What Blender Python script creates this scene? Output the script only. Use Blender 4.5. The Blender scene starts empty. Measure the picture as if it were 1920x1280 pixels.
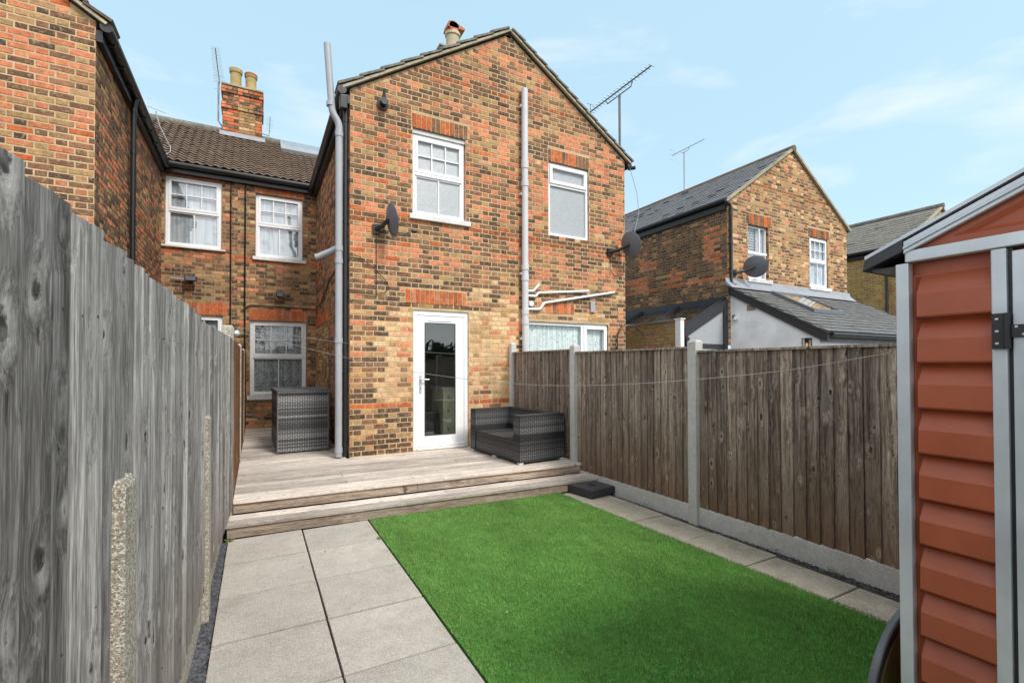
import bpy, bmesh, math, random
import numpy as np
from mathutils import Matrix, Vector, noise
R = math.radians
rnd = random.Random(7)
sc = bpy.context.scene
COL = sc.collection

# ------------------------------------------------------------------ camera
cam_d = bpy.data.cameras.new('camera'); cam = bpy.data.objects.new('camera', cam_d); COL.objects.link(cam)
cam_d.sensor_width = 36.0; cam_d.lens = 887.0 / 1920.0 * 36.0
cam_d.shift_y = 34.0 / 1920.0; cam_d.clip_start = 0.02; cam_d.clip_end = 2000
EYE = 1.54
cam.matrix_world = Matrix.Translation((0, 0, EYE)) @ Matrix.Rotation(-R(28.4), 4, 'Z') @ Matrix.Rotation(R(90.74), 4, 'X') @ Matrix.Rotation(-0.0025, 4, 'Z')
sc.camera = cam

# ------------------------------------------------------------------ sky, sun, exposure
SUN_EL, SUN_AZ = 48.0, 160.0        # azimuth clockwise from +Y: behind the camera, to the right
world = bpy.data.worlds.new('World'); sc.world = world; world.use_nodes = True
wn = world.node_tree; wn.nodes.clear()
w_out = wn.nodes.new('ShaderNodeOutputWorld'); w_bg = wn.nodes.new('ShaderNodeBackground')
sky = wn.nodes.new('ShaderNodeTexSky'); sky.sky_type = 'NISHITA'; sky.sun_disc = False
sky.sun_elevation = R(SUN_EL); sky.sun_rotation = R(SUN_AZ); sky.air_density = 1.0; sky.dust_density = 1.6; sky.ozone_density = 1.2
tc = wn.nodes.new('ShaderNodeTexCoord')
mp = wn.nodes.new('ShaderNodeMapping'); mp.inputs['Scale'].default_value = (1.1, 1.1, 3.6); mp.inputs['Rotation'].default_value = (0.12, 0.1, 1.9); mp.inputs['Location'].default_value = (2.3, .7, .4)
cn = wn.nodes.new('ShaderNodeTexNoise'); cn.inputs['Scale'].default_value = 1.7; cn.inputs['Detail'].default_value = 7; cn.inputs['Roughness'].default_value = 0.55; cn.inputs['Distortion'].default_value = 0.4
cr = wn.nodes.new('ShaderNodeMapRange'); cr.inputs['From Min'].default_value = 0.50; cr.inputs['From Max'].default_value = 0.76; cr.inputs['To Min'].default_value = 0.0; cr.inputs['To Max'].default_value = 0.75
veil = wn.nodes.new('ShaderNodeMix'); veil.data_type = 'RGBA'; veil.inputs[0].default_value = 0.70; veil.inputs[7].default_value = (2.85, 4.15, 4.75, 1)
cm = wn.nodes.new('ShaderNodeMix'); cm.data_type = 'RGBA'; cm.inputs[7].default_value = (5.2, 5.25, 5.3, 1)
L = wn.links.new
sepw = wn.nodes.new('ShaderNodeSeparateXYZ'); L(tc.outputs['Generated'], sepw.inputs[0])
cover = wn.nodes.new('ShaderNodeMapRange'); cover.interpolation_type = 'SMOOTHSTEP'   # cloudier sky behind the camera, mirrored in windows; spread left, unseen, to brighten walls
for a_, b_ in (('From Min', .35), ('From Max', -.45), ('To Min', 0.), ('To Max', .27)): cover.inputs[a_].default_value = b_
dw = wn.nodes.new('ShaderNodeVectorMath'); dw.operation = 'DOT_PRODUCT'; L(tc.outputs['Generated'], dw.inputs[0]); dw.inputs[1].default_value = (.60, .80, 0)
L(dw.outputs['Value'], cover.inputs['Value']); addw = wn.nodes.new('ShaderNodeMath'); addw.operation = 'ADD'; L(cover.outputs[0], addw.inputs[1]); L(cn.outputs['Fac'], addw.inputs[0])
L(tc.outputs['Generated'], mp.inputs['Vector']); L(mp.outputs['Vector'], cn.inputs['Vector']); L(addw.outputs[0], cr.inputs['Value'])
L(sky.outputs['Color'], veil.inputs[6]); L(veil.outputs[2], cm.inputs[6]); L(cr.outputs['Result'], cm.inputs[0])
cbr = wn.nodes.new('ShaderNodeMapRange'); cbr.interpolation_type = 'SMOOTHSTEP'  # unseen clouds made brighter than those in view, to light the facades
for a_, b_ in (('From Min', .1), ('From Max', -.8), ('To Min', 5.0), ('To Max', 7.8)): cbr.inputs[a_].default_value = b_
L(dw.outputs['Value'], cbr.inputs['Value']); cc_ = wn.nodes.new('ShaderNodeVectorMath'); cc_.operation = 'SCALE'; cc_.inputs[0].default_value = (1.0, .99, .98); L(cbr.outputs[0], cc_.inputs['Scale']); L(cc_.outputs[0], cm.inputs[7])
L(cm.outputs[2], w_bg.inputs['Color']); w_bg.inputs['Strength'].default_value = 0.105; L(w_bg.outputs['Background'], w_out.inputs['Surface'])

sun_d = bpy.data.lights.new('sun', 'SUN'); sun = bpy.data.objects.new('sun', sun_d); COL.objects.link(sun)
sun_d.energy = 1.4; sun_d.angle = R(15); sun_d.color = (1.0, 0.95, 0.88)
sdir = Vector((math.sin(R(SUN_AZ)) * math.cos(R(SUN_EL)), math.cos(R(SUN_AZ)) * math.cos(R(SUN_EL)), math.sin(R(SUN_EL))))
sun.rotation_euler = sdir.to_track_quat('Z', 'Y').to_euler(); sun.location = sdir * 50
sc.view_settings.view_transform = 'Standard'; sc.view_settings.look = 'None'; sc.view_settings.gamma = 1.0
sc.view_settings.use_curve_mapping = False; sc.view_settings.exposure = 1.15
sc.render.engine = 'CYCLES'; sc.cycles.max_bounces = 8; sc.cycles.diffuse_bounces = 3; sc.cycles.caustics_reflective = False; sc.cycles.caustics_refractive = False

# ------------------------------------------------------------------ node helper and materials
class NT:
    def __init__(s, name):
        s.m = bpy.data.materials.new(name); s.m.use_nodes = True; s.t = s.m.node_tree; s.t.nodes.clear()
        s.out = s.n('ShaderNodeOutputMaterial'); s.b = s.n('ShaderNodeBsdfPrincipled'); s.l(s.b.outputs[0], s.out.inputs[0])
    def n(s, t, **k):
        o = s.t.nodes.new(t)
        for a, v in k.items(): setattr(o, a, v)
        return o
    def l(s, a, b): s.t.links.new(a, b)
    def put(s, v, sock):
        if hasattr(v, 'is_output'): s.l(v, sock)
        elif v is not None:
            if isinstance(v, (tuple, list)) and len(v) == 3 and sock.type == 'RGBA': v = (*v, 1)
            sock.default_value = v
    def pos(s, scale=(1, 1, 1), rand=False, rot=None, obj=False):
        p = s.n('ShaderNodeTexCoord').outputs['Object'] if obj else s.n('ShaderNodeNewGeometry').outputs['Position']
        if rand:
            oi = s.n('ShaderNodeObjectInfo'); vm = s.n('ShaderNodeVectorMath', operation='SCALE'); vm.inputs[0].default_value = (37.3, 21.7, 53.1); s.l(oi.outputs['Random'], vm.inputs['Scale'])
            va = s.n('ShaderNodeVectorMath', operation='ADD'); s.l(p, va.inputs[0]); s.l(vm.outputs[0], va.inputs[1]); p = va.outputs[0]
        mpn = s.n('ShaderNodeMapping'); mpn.inputs['Scale'].default_value = scale
        if rot: mpn.inputs['Rotation'].default_value = rot
        s.l(p, mpn.inputs['Vector']); return mpn.outputs[0]
    def noise(s, vec, scale, detail=4, rough=.55, dist=0):
        o = s.n('ShaderNodeTexNoise'); s.l(vec, o.inputs['Vector']); o.inputs['Scale'].default_value = scale; o.inputs['Detail'].default_value = detail
        o.inputs['Roughness'].default_value = rough; o.inputs['Distortion'].default_value = dist; return o.outputs['Fac']
    def voro(s, vec, scale, feature='F1', out='Distance', rnd_=1):
        o = s.n('ShaderNodeTexVoronoi', feature=feature); s.l(vec, o.inputs['Vector']); o.inputs['Scale'].default_value = scale
        o.inputs['Randomness'].default_value = rnd_; return o.outputs[out]
    def mr(s, v, a, b, c=0., d=1.):
        o = s.n('ShaderNodeMapRange'); s.put(v, o.inputs['Value'])
        for k, x in zip(('From Min', 'From Max', 'To Min', 'To Max'), (a, b, c, d)): s.put(x, o.inputs[k])
        return o.outputs['Result']
    def mix(s, f, a, b, mode='MIX'):
        o = s.n('ShaderNodeMix', data_type='RGBA', blend_type=mode); s.put(f, o.inputs[0]); s.put(a, o.inputs[6]); s.put(b, o.inputs[7]); return o.outputs[2]
    def math(s, op, a, b=0.):
        o = s.n('ShaderNodeMath', operation=op); s.put(a, o.inputs[0]); s.put(b, o.inputs[1]); return o.outputs[0]
    def scale(s, col, f):     # colour times a scalar
        o = s.n('ShaderNodeVectorMath', operation='SCALE'); s.put(col, o.inputs[0]); s.put(f, o.inputs['Scale']); return o.outputs[0]
    def ramp(s, f, stops):
        o = s.n('ShaderNodeValToRGB'); e = o.color_ramp.elements
        while len(e) < len(stops): e.new(.5)
        for i, (p, c) in enumerate(stops): e[i].position = p; e[i].color = (*c, 1)
        s.l(f, o.inputs[0]); return o.outputs[0]
    def bump(s, h, strength=.3, dist=.01, prev=None):
        o = s.n('ShaderNodeBump'); o.inputs['Strength'].default_value = strength; o.inputs['Distance'].default_value = dist; s.put(h, o.inputs['Height'])
        if prev is not None: s.l(prev, o.inputs['Normal'])
        return o.outputs[0]
    def fin(s, col=None, rough=None, metal=None, normal=None, spec=None, coat=None):
        b = s.b.inputs
        s.put(col, b['Base Color']); s.put(rough, b['Roughness']); s.put(metal, b['Metallic'])
        if normal is not None: s.l(normal, b['Normal'])
        s.put(spec, b['Specular IOR Level']); s.put(coat, b['Coat Weight'])
        return s.m

def m_brick(name, per_object):
    n = NT(name)
    if per_object: c = n.n('ShaderNodeObjectInfo').outputs['Color']
    else:
        a = n.n('ShaderNodeAttribute'); a.attribute_name = 'Col'; c = a.outputs['Color']
    p = n.pos()
    n1 = n.noise(p, 62, 6, .72); n2 = n.noise(p, 14, 4, .6); n3 = n.noise(p, 150, 2, .6); n4 = n.noise(p, 1.1, 3)
    c = n.mix(n.mr(n.noise(n.pos((1, 1, .55)), 1.9, 5, .65), .50, .72, 0, .42), c, (.13, .08, .052))
    c = n.mix(n.mr(n.noise(p, 2.6, 4, .6), .52, .70, 0, .38), c, (.58, .24, .115))
    c = n.scale(c, n.mr(n1, .3, .7, .66, 1.3)); c = n.scale(c, n.mr(n2, .3, .7, .72, 1.28)); c = n.scale(c, n.mr(n4, .35, .65, .86, 1.1))
    c = n.mix(n.mr(n.noise(p, 24, 5, .65), .53, .66, 0, .6), c, (.46, .35, .21))      # lime smear and sandy patches
    c = n.mix(n.mr(n.noise(p, 33, 4, .7), .60, .70, 0, .55), c, (.05, .04, .035))      # sooty flecks
    return n.fin(c, .92, normal=n.bump(n.math('ADD', n1, n.math('MULTIPLY', n3, .5)), .7, .006), spec=.25)

def m_stone(name, c1, c2, scale=20, speck=None, rough=.9, bump=.3, big=2.0, stain=None):
    n = NT(name); p = n.pos(rand=True)
    a = n.noise(p, scale, 6, .65); b = n.noise(p, big, 4, .6); f = n.noise(p, scale * 9, 2, .7)
    c = n.mix(n.mr(a, .35, .65), c1, c2)
    c = n.scale(c, n.mr(b, .3, .7, .82, 1.15)); c = n.scale(c, n.mr(f, .3, .7, .85, 1.15))
    if rough == .9: c = n.scale(c, n.mr(n.n('ShaderNodeObjectInfo').outputs['Random'], 0, 1, .90, 1.09))
    if speck:
        v = n.voro(p, speck[0], out='Color'); sp = n.n('ShaderNodeSeparateColor'); n.l(v, sp.inputs[0])
        c = n.mix(n.mr(sp.outputs[0], .62, .7, 0, .8), c, speck[1]); c = n.mix(n.mr(sp.outputs[1], .75, .8, 0, .7), c, speck[2])
    if stain: c = n.mix(n.mr(n.noise(p, 3.3, 5, .7), .55, .72, 0, .6), c, stain)
    return n.fin(c, rough, normal=n.bump(n.math('ADD', a, f), bump, .004), spec=.3)

def m_wood(name, dark, mid, light, axis, knots=.5, patch=None, gs=1.0, rough=.85, bump=.5, low=None, var=.34):
    n = NT(name); st = [1., 1., 1.]; st[axis] = .045
    p = n.pos(tuple(st), rand=True)
    sx0 = n.n('ShaderNodeSeparateXYZ'); n.l(n.pos(rand=True), sx0.inputs[0]); cx0 = n.n('ShaderNodeCombineXYZ'); n.l(sx0.outputs[1], cx0.inputs[0])
    n.l(n.math('MULTIPLY', sx0.outputs[axis], .5), cx0.inputs[1]); wp = cx0.outputs[0]
    vk = n.n('ShaderNodeTexVoronoi', voronoi_dimensions='2D'); n.l(wp, vk.inputs['Vector']); vk.inputs['Scale'].default_value = 7.4; kd = n.math('ADD', vk.outputs['Distance'], n.math('MULTIPLY', n.noise(n.pos(rand=True), 3, 2), .12))
    sk_ = n.n('ShaderNodeSeparateColor'); n.l(vk.outputs['Color'], sk_.inputs[0]); size = n.mr(sk_.outputs[0], .15, 1., -.03, .075)
    kk = n.math('SUBTRACT', n.math('ADD', kd, n.math('MULTIPLY', n.noise(n.pos(rand=True), 42, 4, .65), .20)), n.math('ADD', size, .055))
    kn = n.math('MULTIPLY', n.mr(kk, .105, .15, 1., 0.), n.mr(n.noise(n.pos(rand=True), 30, 3), .3, .6, .45, 1.)); halo = n.math('MULTIPLY', n.mr(kk, .09, .14, 0., 1.), n.mr(kk, .14, .27, 1., 0.))
    warp = n.mr(kd, .05, .4, 1., 0.)
    wv = n.n('ShaderNodeVectorMath', operation='SCALE'); wv.inputs[0].default_value = (.02, .02, .02); n.l(warp, wv.inputs['Scale'])
    pa = n.n('ShaderNodeVectorMath', operation='ADD'); n.l(p, pa.inputs[0]); n.l(wv.outputs[0], pa.inputs[1]); p = pa.outputs[0]
    g1 = n.noise(p, 170 * gs, 6, .75); g2 = n.noise(p, 34 * gs, 4, .6); g3 = n.noise(p, 420 * gs, 2, .7)
    c = n.ramp(n.math('ADD', n.math('MULTIPLY', g1, .55), n.math('MULTIPLY', g2, .45)), [(.39, dark), (.5, mid), (.61, light)])
    oi = n.n('ShaderNodeObjectInfo').outputs['Random']
    crk = n.mr(n.noise(p, 60 * gs, 3, .6), .66, .69, 0, .75); c = n.mix(crk, c, tuple(x * .35 for x in dark))
    c = n.scale(c, n.mr(oi, 0, 1, 1 - var, 1 + var)); c = n.scale(c, n.mr(g3, .35, .65, .78, 1.22))
    b = n.noise(n.pos(rand=True), 2.2, 4, .65)
    c = n.scale(c, n.mr(b, .3, .7, .8, 1.18))
    if patch: c = n.mix(n.math('MULTIPLY', n.mr(n.noise(n.pos(tuple([(.3 if i == axis else 1.) for i in range(3)]), rand=True), 5.1, 5, .7), .48, .66, 0, .6), n.mr(g1, .4, .6, .4, 1.)), c, patch)
    if low:   # darker and browner towards the foot of the boards, z in metres
        sx = n.n('ShaderNodeSeparateXYZ'); n.l(n.pos(), sx.inputs[0])
        c = n.mix(n.math('MULTIPLY', n.mr(sx.outputs[2], low[0], low[1], 1, 0), n.mr(g2, .35, .65, .2, 1)), c, low[2])
    c = n.mix(n.math('MULTIPLY', halo, n.mr(n.noise(wp, 9, 3), .42, .62, 0., .55)), c, tuple(min(.8, x * 1.25) for x in light))
    c = n.mix(n.math('MULTIPLY', kn, knots), c, tuple(x * .25 for x in dark))
    h = n.math('SUBTRACT', n.math('ADD', g1, n.math('MULTIPLY', g3, .4)), n.math('MULTIPLY', kn, .8))
    return n.fin(c, rough, normal=n.bump(h, bump, .004), spec=.25)

def m_plain(name, col, rough=.5, metal=0., var=.12, scale=12, bump=0., coat=None, spec=.5):
    n = NT(name); p = n.pos(); a = n.noise(p, scale, 5, .65)
    c = n.scale(col, n.mr(a, .3, .7, 1 - var, 1 + var))
    r = n.mr(n.noise(p, scale * 2.3, 3), .3, .7, max(0, rough - .08), min(1, rough + .08))
    return n.fin(c, r, metal, n.bump(n.noise(p, scale * 12, 2), bump, .002) if bump else None, spec, coat)

M = {}
M['brick_one'] = m_brick('brick_single', True)
M['brick'] = m_brick('brick_mass', False)
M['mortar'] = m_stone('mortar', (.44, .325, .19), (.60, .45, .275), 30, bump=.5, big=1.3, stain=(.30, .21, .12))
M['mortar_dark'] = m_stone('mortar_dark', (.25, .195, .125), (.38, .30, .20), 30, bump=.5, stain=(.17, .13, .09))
M['paving'] = m_stone('paving_slab', (.41, .37, .315), (.51, .465, .405), 14, speck=(330, (.58, .54, .49), (.25, .22, .19)), bump=.2, stain=(.33, .285, .225))
M['paving_old'] = m_stone('old_paving_slab', (.33, .29, .23), (.46, .41, .33), 9, speck=(330, (.55, .5, .42), (.2, .17, .13)), bump=.3, stain=(.24, .205, .14))
M['concrete'] = m_stone('concrete', (.46, .455, .435), (.58, .57, .55), 14, speck=(300, (.66, .65, .62), (.36, .35, .33)), bump=.35, stain=(.38, .37, .33))
M['aggregate'] = m_stone('exposed_aggregate', (.30, .27, .21), (.44, .40, .33), 22, speck=(240, (.74, .70, .63), (.15, .11, .07)), bump=1.0, stain=(.28, .22, .13))
M['slate_chip'] = m_stone('slate_chip', (.05, .05, .058), (.16, .16, .175), 40, rough=.6)
M['soil'] = m_stone('soil', (.04, .035, .03), (.09, .08, .07), 30)
M['wood_left'] = m_wood('fence_wood_grey', (.125, .116, .110), (.285, .265, .25), (.56, .53, .505), 2, .95, (.52, .50, .48), .9, bump=.55, low=(.1, .9, (.17, .14, .11)), var=.5)
M['wood_right'] = m_wood('fence_wood_brown', (.06, .042, .03), (.215, .165, .13), (.48, .41, .35), 2, .9, (.36, .32, .285), 1.1, bump=.6, low=(.1, 1.0, (.17, .085, .04)))
M['wood_rust'] = m_wood('fence_wood_rust', (.08, .035, .015), (.17, .08, .035), (.25, .14, .07), 2, .4)
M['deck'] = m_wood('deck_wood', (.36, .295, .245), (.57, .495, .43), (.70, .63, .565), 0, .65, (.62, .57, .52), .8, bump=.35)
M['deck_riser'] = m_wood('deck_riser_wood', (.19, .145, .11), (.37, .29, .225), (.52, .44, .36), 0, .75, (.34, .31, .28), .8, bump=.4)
M['upvc'] = m_plain('white_upvc', (.87, .88, .89), .28, var=.03)
M['upvc_dull'] = m_plain('dull_white_upvc', (.62, .61, .58), .4, var=.06)
M['sill'] = m_stone('painted_sill', (.66, .66, .64), (.76, .76, .74), 14, rough=.6, bump=.1, stain=(.5, .49, .45))
M['render'] = m_stone('white_render', (.88, .885, .90), (.92, .92, .93), 40, rough=.85, bump=.12)
M['black'] = m_plain('black_plastic', (.018, .019, .021), .35, var=.2)
M['gutter'] = m_plain('black_gutter', (.022, .022, .024), .42, var=.3, scale=6)
M['grey_pipe'] = m_plain('grey_pipe', (.36, .38, .41), .45, var=.08, scale=4)
M['white_pipe'] = m_plain('pale_pipe', (.60, .60, .62), .4, var=.06, scale=4)
M['metal'] = m_plain('aluminium', (.56, .60, .64), .36, .35, var=.1, scale=5)
M['metal_door'] = m_plain('shed_door_metal', (.52, .54, .56), .40, .35, var=.08, scale=3)
M['lead'] = m_plain('lead_flashing', (.30, .32, .35), .6, .1, var=.15, scale=6)
M['lead_white'] = m_stone('mortar_fillet', (.55, .56, .6), (.68, .7, .74), 12)
M['shed_panel'] = m_plain('shed_panel_paint', (.36, .084, .036), .42, var=.13, scale=5, bump=.02)
M['dish'] = m_plain('dish_grey', (.13, .14, .16), .5, var=.1)
M['dark_grey'] = m_plain('anthracite', (.035, .036, .042), .45, var=.1)
M['cream'] = m_plain('cream_paint', (.72, .70, .52), .4, var=.05)
M['dark'] = m_plain('kitchen_plaster', (.38, .38, .37), .9, var=.1, scale=2)
M['verge'] = m_stone('verge_mortar', (.32, .29, .20), (.46, .42, .32), 16, stain=(.14, .15, .06), bump=.6)
M['roof_tile'] = m_stone('brown_roof_tile', (.12, .083, .06), (.23, .165, .12), 26, bump=.6, stain=(.30, .27, .21))
M['roof_tile2'] = m_stone('grey_roof_tile', (.13, .12, .10), (.26, .24, .21), 16, bump=.6, stain=(.19, .18, .16))
M['slate'] = m_stone('roof_slate', (.12, .122, .13), (.24, .24, .25), 14, bump=.35, rough=.7, stain=(.2, .2, .2))
M['slate_ext'] = m_stone('extension_slate', (.10, .10, .10), (.18, .18, .175), 9, bump=.3, rough=.7, stain=(.25, .245, .23))
M['pot'] = m_stone('yellow_clay_pot', (.42, .31, .13), (.52, .40, .18), 9, stain=(.3, .2, .1))
M['pot_cream'] = m_stone('cream_clay_pot', (.50, .43, .29), (.58, .5, .36), 9)
M['terracotta'] = m_stone('terracotta', (.42, .15, .07), (.5, .2, .1), 14)
M['rubber'] = m_plain('black_rubber', (.03, .03, .034), .6, var=.2)
M['base_top'] = m_plain('parasol_base_top', (.065, .062, .068), .55, var=.15, scale=20, bump=.3)
M['gold'] = m_plain('gold_stripe', (.28, .22, .08), .35, .5)
M['tyre_edge'] = m_plain('tyre_edge_grey', (.13, .135, .15), .35)
M['brown_tile'] = m_plain('air_brick', (.30, .22, .14), .8)
M['rust'] = m_plain('rusty_nail', (.06, .035, .025), .8)
M['wire'] = m_plain('wire_pale', (.32, .32, .32), .5)
M['lawn_base'] = m_stone('lawn_backing', (.06, .20, .03), (.10, .30, .05), 30)
M['foliage'] = m_stone('foliage', (.025, .045, .015), (.06, .09, .03), 6)
M['bark'] = m_stone('bark', (.08, .06, .045), (.14, .11, .08), 12)
M['bulb'] = NT('warm_bulb').fin((.9, .5, .2), .4); M['bulb'].node_tree.nodes['Principled BSDF'].inputs['Emission Color'].default_value = (1, .55, .2, 1); M['bulb'].node_tree.nodes['Principled BSDF'].inputs['Emission Strength'].default_value = .12
M['purple'] = m_plain('purple_cloth', (.08, .03, .16), .8)

def m_grass():
    n = NT('artificial_grass'); a = n.n('ShaderNodeAttribute'); a.attribute_name = 'Col'
    p = n.pos((1, .6, 1), rot=(0, 0, .5)); b = n.noise(p, 2.1, 5, .65); q = n.noise(p, 9, 4, .65)
    c = n.scale(a.outputs['Color'], n.mr(b, .32, .68, .76, 1.26)); c = n.scale(c, n.mr(q, .3, .7, .84, 1.16))
    return n.fin(c, .55, spec=.25)
M['grass'] = m_grass()
def m_rattan():
    n = NT('rattan'); a = n.n('ShaderNodeAttribute'); a.attribute_name = 'Col'; p = n.pos()
    c = n.scale(a.outputs['Color'], n.mr(n.noise(p, 60, 3), .3, .7, .75, 1.3)); return n.fin(c, .45, spec=.4)
M['rattan'] = m_rattan()
def m_glass(name, refl, tint=(.96, .975, .975)):
    n = NT(name); tr = n.n('ShaderNodeBsdfTransparent'); tr.inputs[0].default_value = (*tint, 1)
    gl = n.n('ShaderNodeBsdfGlossy'); gl.inputs['Roughness'].default_value = .015; gl.inputs['Color'].default_value = (.95, .97, 1, 1)
    lw = n.n('ShaderNodeLayerWeight'); lw.inputs['Blend'].default_value = .5; fr_ = n.math('MULTIPLY', n.math('POWER', lw.outputs['Facing'], 4.), .8)
    wob = n.bump(n.noise(n.pos(), 2.5, 2), .06, .02); n.l(wob, gl.inputs['Normal'])
    mx = n.n('ShaderNodeMixShader'); n.put(n.math('ADD', fr_, refl), mx.inputs[0]); n.l(tr.outputs[0], mx.inputs[1]); n.l(gl.outputs[0], mx.inputs[2])
    n.l(mx.outputs[0], n.out.inputs[0]); return n.m
M['glass'] = m_glass('window_glass', .05)
M['glass_door'] = m_glass('door_glass', .08, (.94, .96, .95))
M['glass_bright'] = m_glass('window_glass_sky', .13)
def m_frost():
    n = NT('obscured_glass'); p = n.pos(); v = n.voro(p, 120); w = n.noise(p, 60, 2)
    c = n.mix(n.mr(w, .35, .65), (.34, .37, .39), (.42, .45, .47))
    return n.fin(c, .22, normal=n.bump(n.math('ADD', v, w), .55, .004), spec=.9)
M['frost'] = m_frost()
def m_lace(name, wht, drk, sc_=42, thr=.5):
    n = NT(name); p = n.pos(); v = n.voro(p, sc_); w = n.noise(p, 9, 3); fold = n.noise(n.pos((1, 1, .05)), 22, 2)
    c = n.mix(n.mr(n.math('ADD', n.math('MULTIPLY', v, .8), n.math('MULTIPLY', w, .6)), thr, thr + .16), drk, wht)
    c = n.scale(c, n.mr(fold, .3, .7, .7, 1.2)); return n.fin(c, .9)
M['lace'] = m_lace('lace_net', (.44, .46, .47), (.14, .145, .15), 48, .55)
M['lace_white'] = m_lace('pale_lace_net', (.78, .86, .85), (.20, .26, .28), 26, .40)
M['curtain'] = m_lace('light_curtain', (.66, .70, .76), (.48, .52, .58), 5, .5)
M['blind'] = m_plain('white_blind', (.72, .73, .76), .6)

# ------------------------------------------------------------------ mesh builder
class MB:
    def __init__(s): s.v = []; s.f = []; s.c = []
    def add(s, vs, fs, col=(1, 1, 1)):
        b = len(s.v); s.v += [tuple(v) for v in vs]; s.f += [tuple(i + b for i in f) for f in fs]; s.c += [col] * len(vs); return s
    def box(s, x0, x1, y0, y1, z0, z1, col=(1, 1, 1)):
        x0, x1 = min(x0, x1), max(x0, x1); y0, y1 = min(y0, y1), max(y0, y1)
        return s.add([(x, y, z) for z in (z0, z1) for x, y in ((x0, y0), (x1, y0), (x1, y1), (x0, y1))],
                     [(3, 2, 1, 0), (4, 5, 6, 7), (0, 1, 5, 4), (1, 2, 6, 5), (2, 3, 7, 6), (3, 0, 4, 7)], col)
    def wbox(s, W, u0, u1, d0, d1, z0, z1, col=(1, 1, 1)):
        a = W(u0, d0); b = W(u1, d1); return s.box(a[0], b[0], a[1], b[1], z0, z1, col)
    def quad(s, a, b, c, d, col=(1, 1, 1)): return s.add([a, b, c, d], [(0, 1, 2, 3)], col)
    def prism(s, poly, off, col=(1, 1, 1)):       # polygon (3d points) extruded by vector off
        n = len(poly); q = [tuple(p[i] + off[i] for i in range(3)) for p in poly]
        return s.add(list(poly) + q, [tuple(range(n))[::-1], tuple(range(n, 2 * n))] + [(i, (i + 1) % n, n + (i + 1) % n, n + i) for i in range(n)], col)
    def tube(s, pts, r, n=12, col=(1, 1, 1), caps=True):
        pts = [Vector(p) for p in pts]; rs = r if isinstance(r, (list, tuple)) else [r] * len(pts)
        rings = []; prev = None
        for i, p in enumerate(pts):
            t = (pts[min(i + 1, len(pts) - 1)] - pts[max(i - 1, 0)]).normalized()
            if prev is None:
                up = Vector((0, 0, 1)) if abs(t.z) < .9 else Vector((1, 0, 0)); a = t.cross(up).normalized()
            else: a = (prev - t * prev.dot(t)).normalized()
            prev = a; b = t.cross(a)
            rings.append([p + (a * math.cos(2 * math.pi * k / n) + b * math.sin(2 * math.pi * k / n)) * rs[i] for k in range(n)])
        vs = [v for rg in rings for v in rg]; fs = []
        for i in range(len(pts) - 1):
            for k in range(n): fs.append((i * n + k, i * n + (k + 1) % n, (i + 1) * n + (k + 1) % n, (i + 1) * n + k))
        if caps: fs += [tuple(range(n))[::-1], tuple(range((len(pts) - 1) * n, len(pts) * n))]
        return s.add(vs, fs, col)
    def lathe(s, c, prof, n=20, col=(1, 1, 1), axis='Z'):
        vs = []; fs = []
        for (r, h) in prof:
            for k in range(n):
                a = 2 * math.pi * k / n; x, y = r * math.cos(a), r * math.sin(a)
                vs.append((c[0] + x, c[1] + y, c[2] + h) if axis == 'Z' else (c[0] + x, c[1] + h, c[2] + y))
        for i in range(len(prof) - 1):
            for k in range(n): fs.append((i * n + k, i * n + (k + 1) % n, (i + 1) * n + (k + 1) % n, (i + 1) * n + k))
        fs += [tuple(range(n))[::-1], tuple(range((len(prof) - 1) * n, len(prof) * n))]
        return s.add(vs, fs, col)
    def mesh(s, name, mat, smooth=False, bevel=0, color=False):
        me = bpy.data.meshes.new(name); me.from_pydata(s.v, [], s.f)
        if color:
            at = me.attributes.new('Col', 'FLOAT_COLOR', 'POINT'); arr = np.ones((len(s.v), 4), np.float32); arr[:, :3] = np.array(s.c, np.float32); at.data.foreach_set('color', arr.ravel())
        bm = bmesh.new(); bm.from_mesh(me); bmesh.ops.recalc_face_normals(bm, faces=bm.faces)
        if bevel: bmesh.ops.bevel(bm, geom=list(bm.edges), offset=bevel, segments=2, affect='EDGES', profile=.6)
        bm.to_mesh(me); bm.free()
        me.materials.append(M[mat] if isinstance(mat, str) else mat)
        if smooth:
            me.polygons.foreach_set('use_smooth', [True] * len(me.polygons)); me.set_sharp_from_angle(angle=R(38))
        return me
    def build(s, name, mat, parent=None, smooth=False, bevel=0, color=False):
        return link(name, s.mesh(name, mat, smooth, bevel, color), parent)

def link(name, me, parent=None, loc=(0, 0, 0), rot=None):
    o = bpy.data.objects.new(name, me); COL.objects.link(o); loc = Vector(loc)
    if parent is not None:
        o.parent = parent
        if parent.type == 'EMPTY': loc = loc - parent.location
    o.location = loc
    if rot is not None: o.rotation_euler = rot
    return o
def thing(name, label, cat, loc=(0, 0, 0), group=None):
    o = bpy.data.objects.new(name, None); COL.objects.link(o); o.location = loc; o.empty_display_size = .1
    o['label'] = label; o['category'] = cat
    if group: o['group'] = group
    return o
def tag(o, label, cat, group=None):
    o['label'] = label; o['category'] = cat
    if group: o['group'] = group
    return o
def stuff(o): o['kind'] = 'stuff'; return o
def structure(o): o['kind'] = 'structure'; return o
class Wall:      # a vertical plane: u runs to the right for someone facing it, d points out of it
    def __init__(s, x, y, deg): s.x, s.y, s.deg = x, y, deg; a = R(deg); s.U = (round(math.cos(a), 9), round(math.sin(a), 9)); s.N = (round(math.sin(a), 9), round(-math.cos(a), 9))
    def __call__(s, u, d, z=None):
        x, y = s.x + s.U[0] * u + s.N[0] * d, s.y + s.U[1] * u + s.N[1] * d
        return (x, y) if z is None else (x, y, z)

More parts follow.
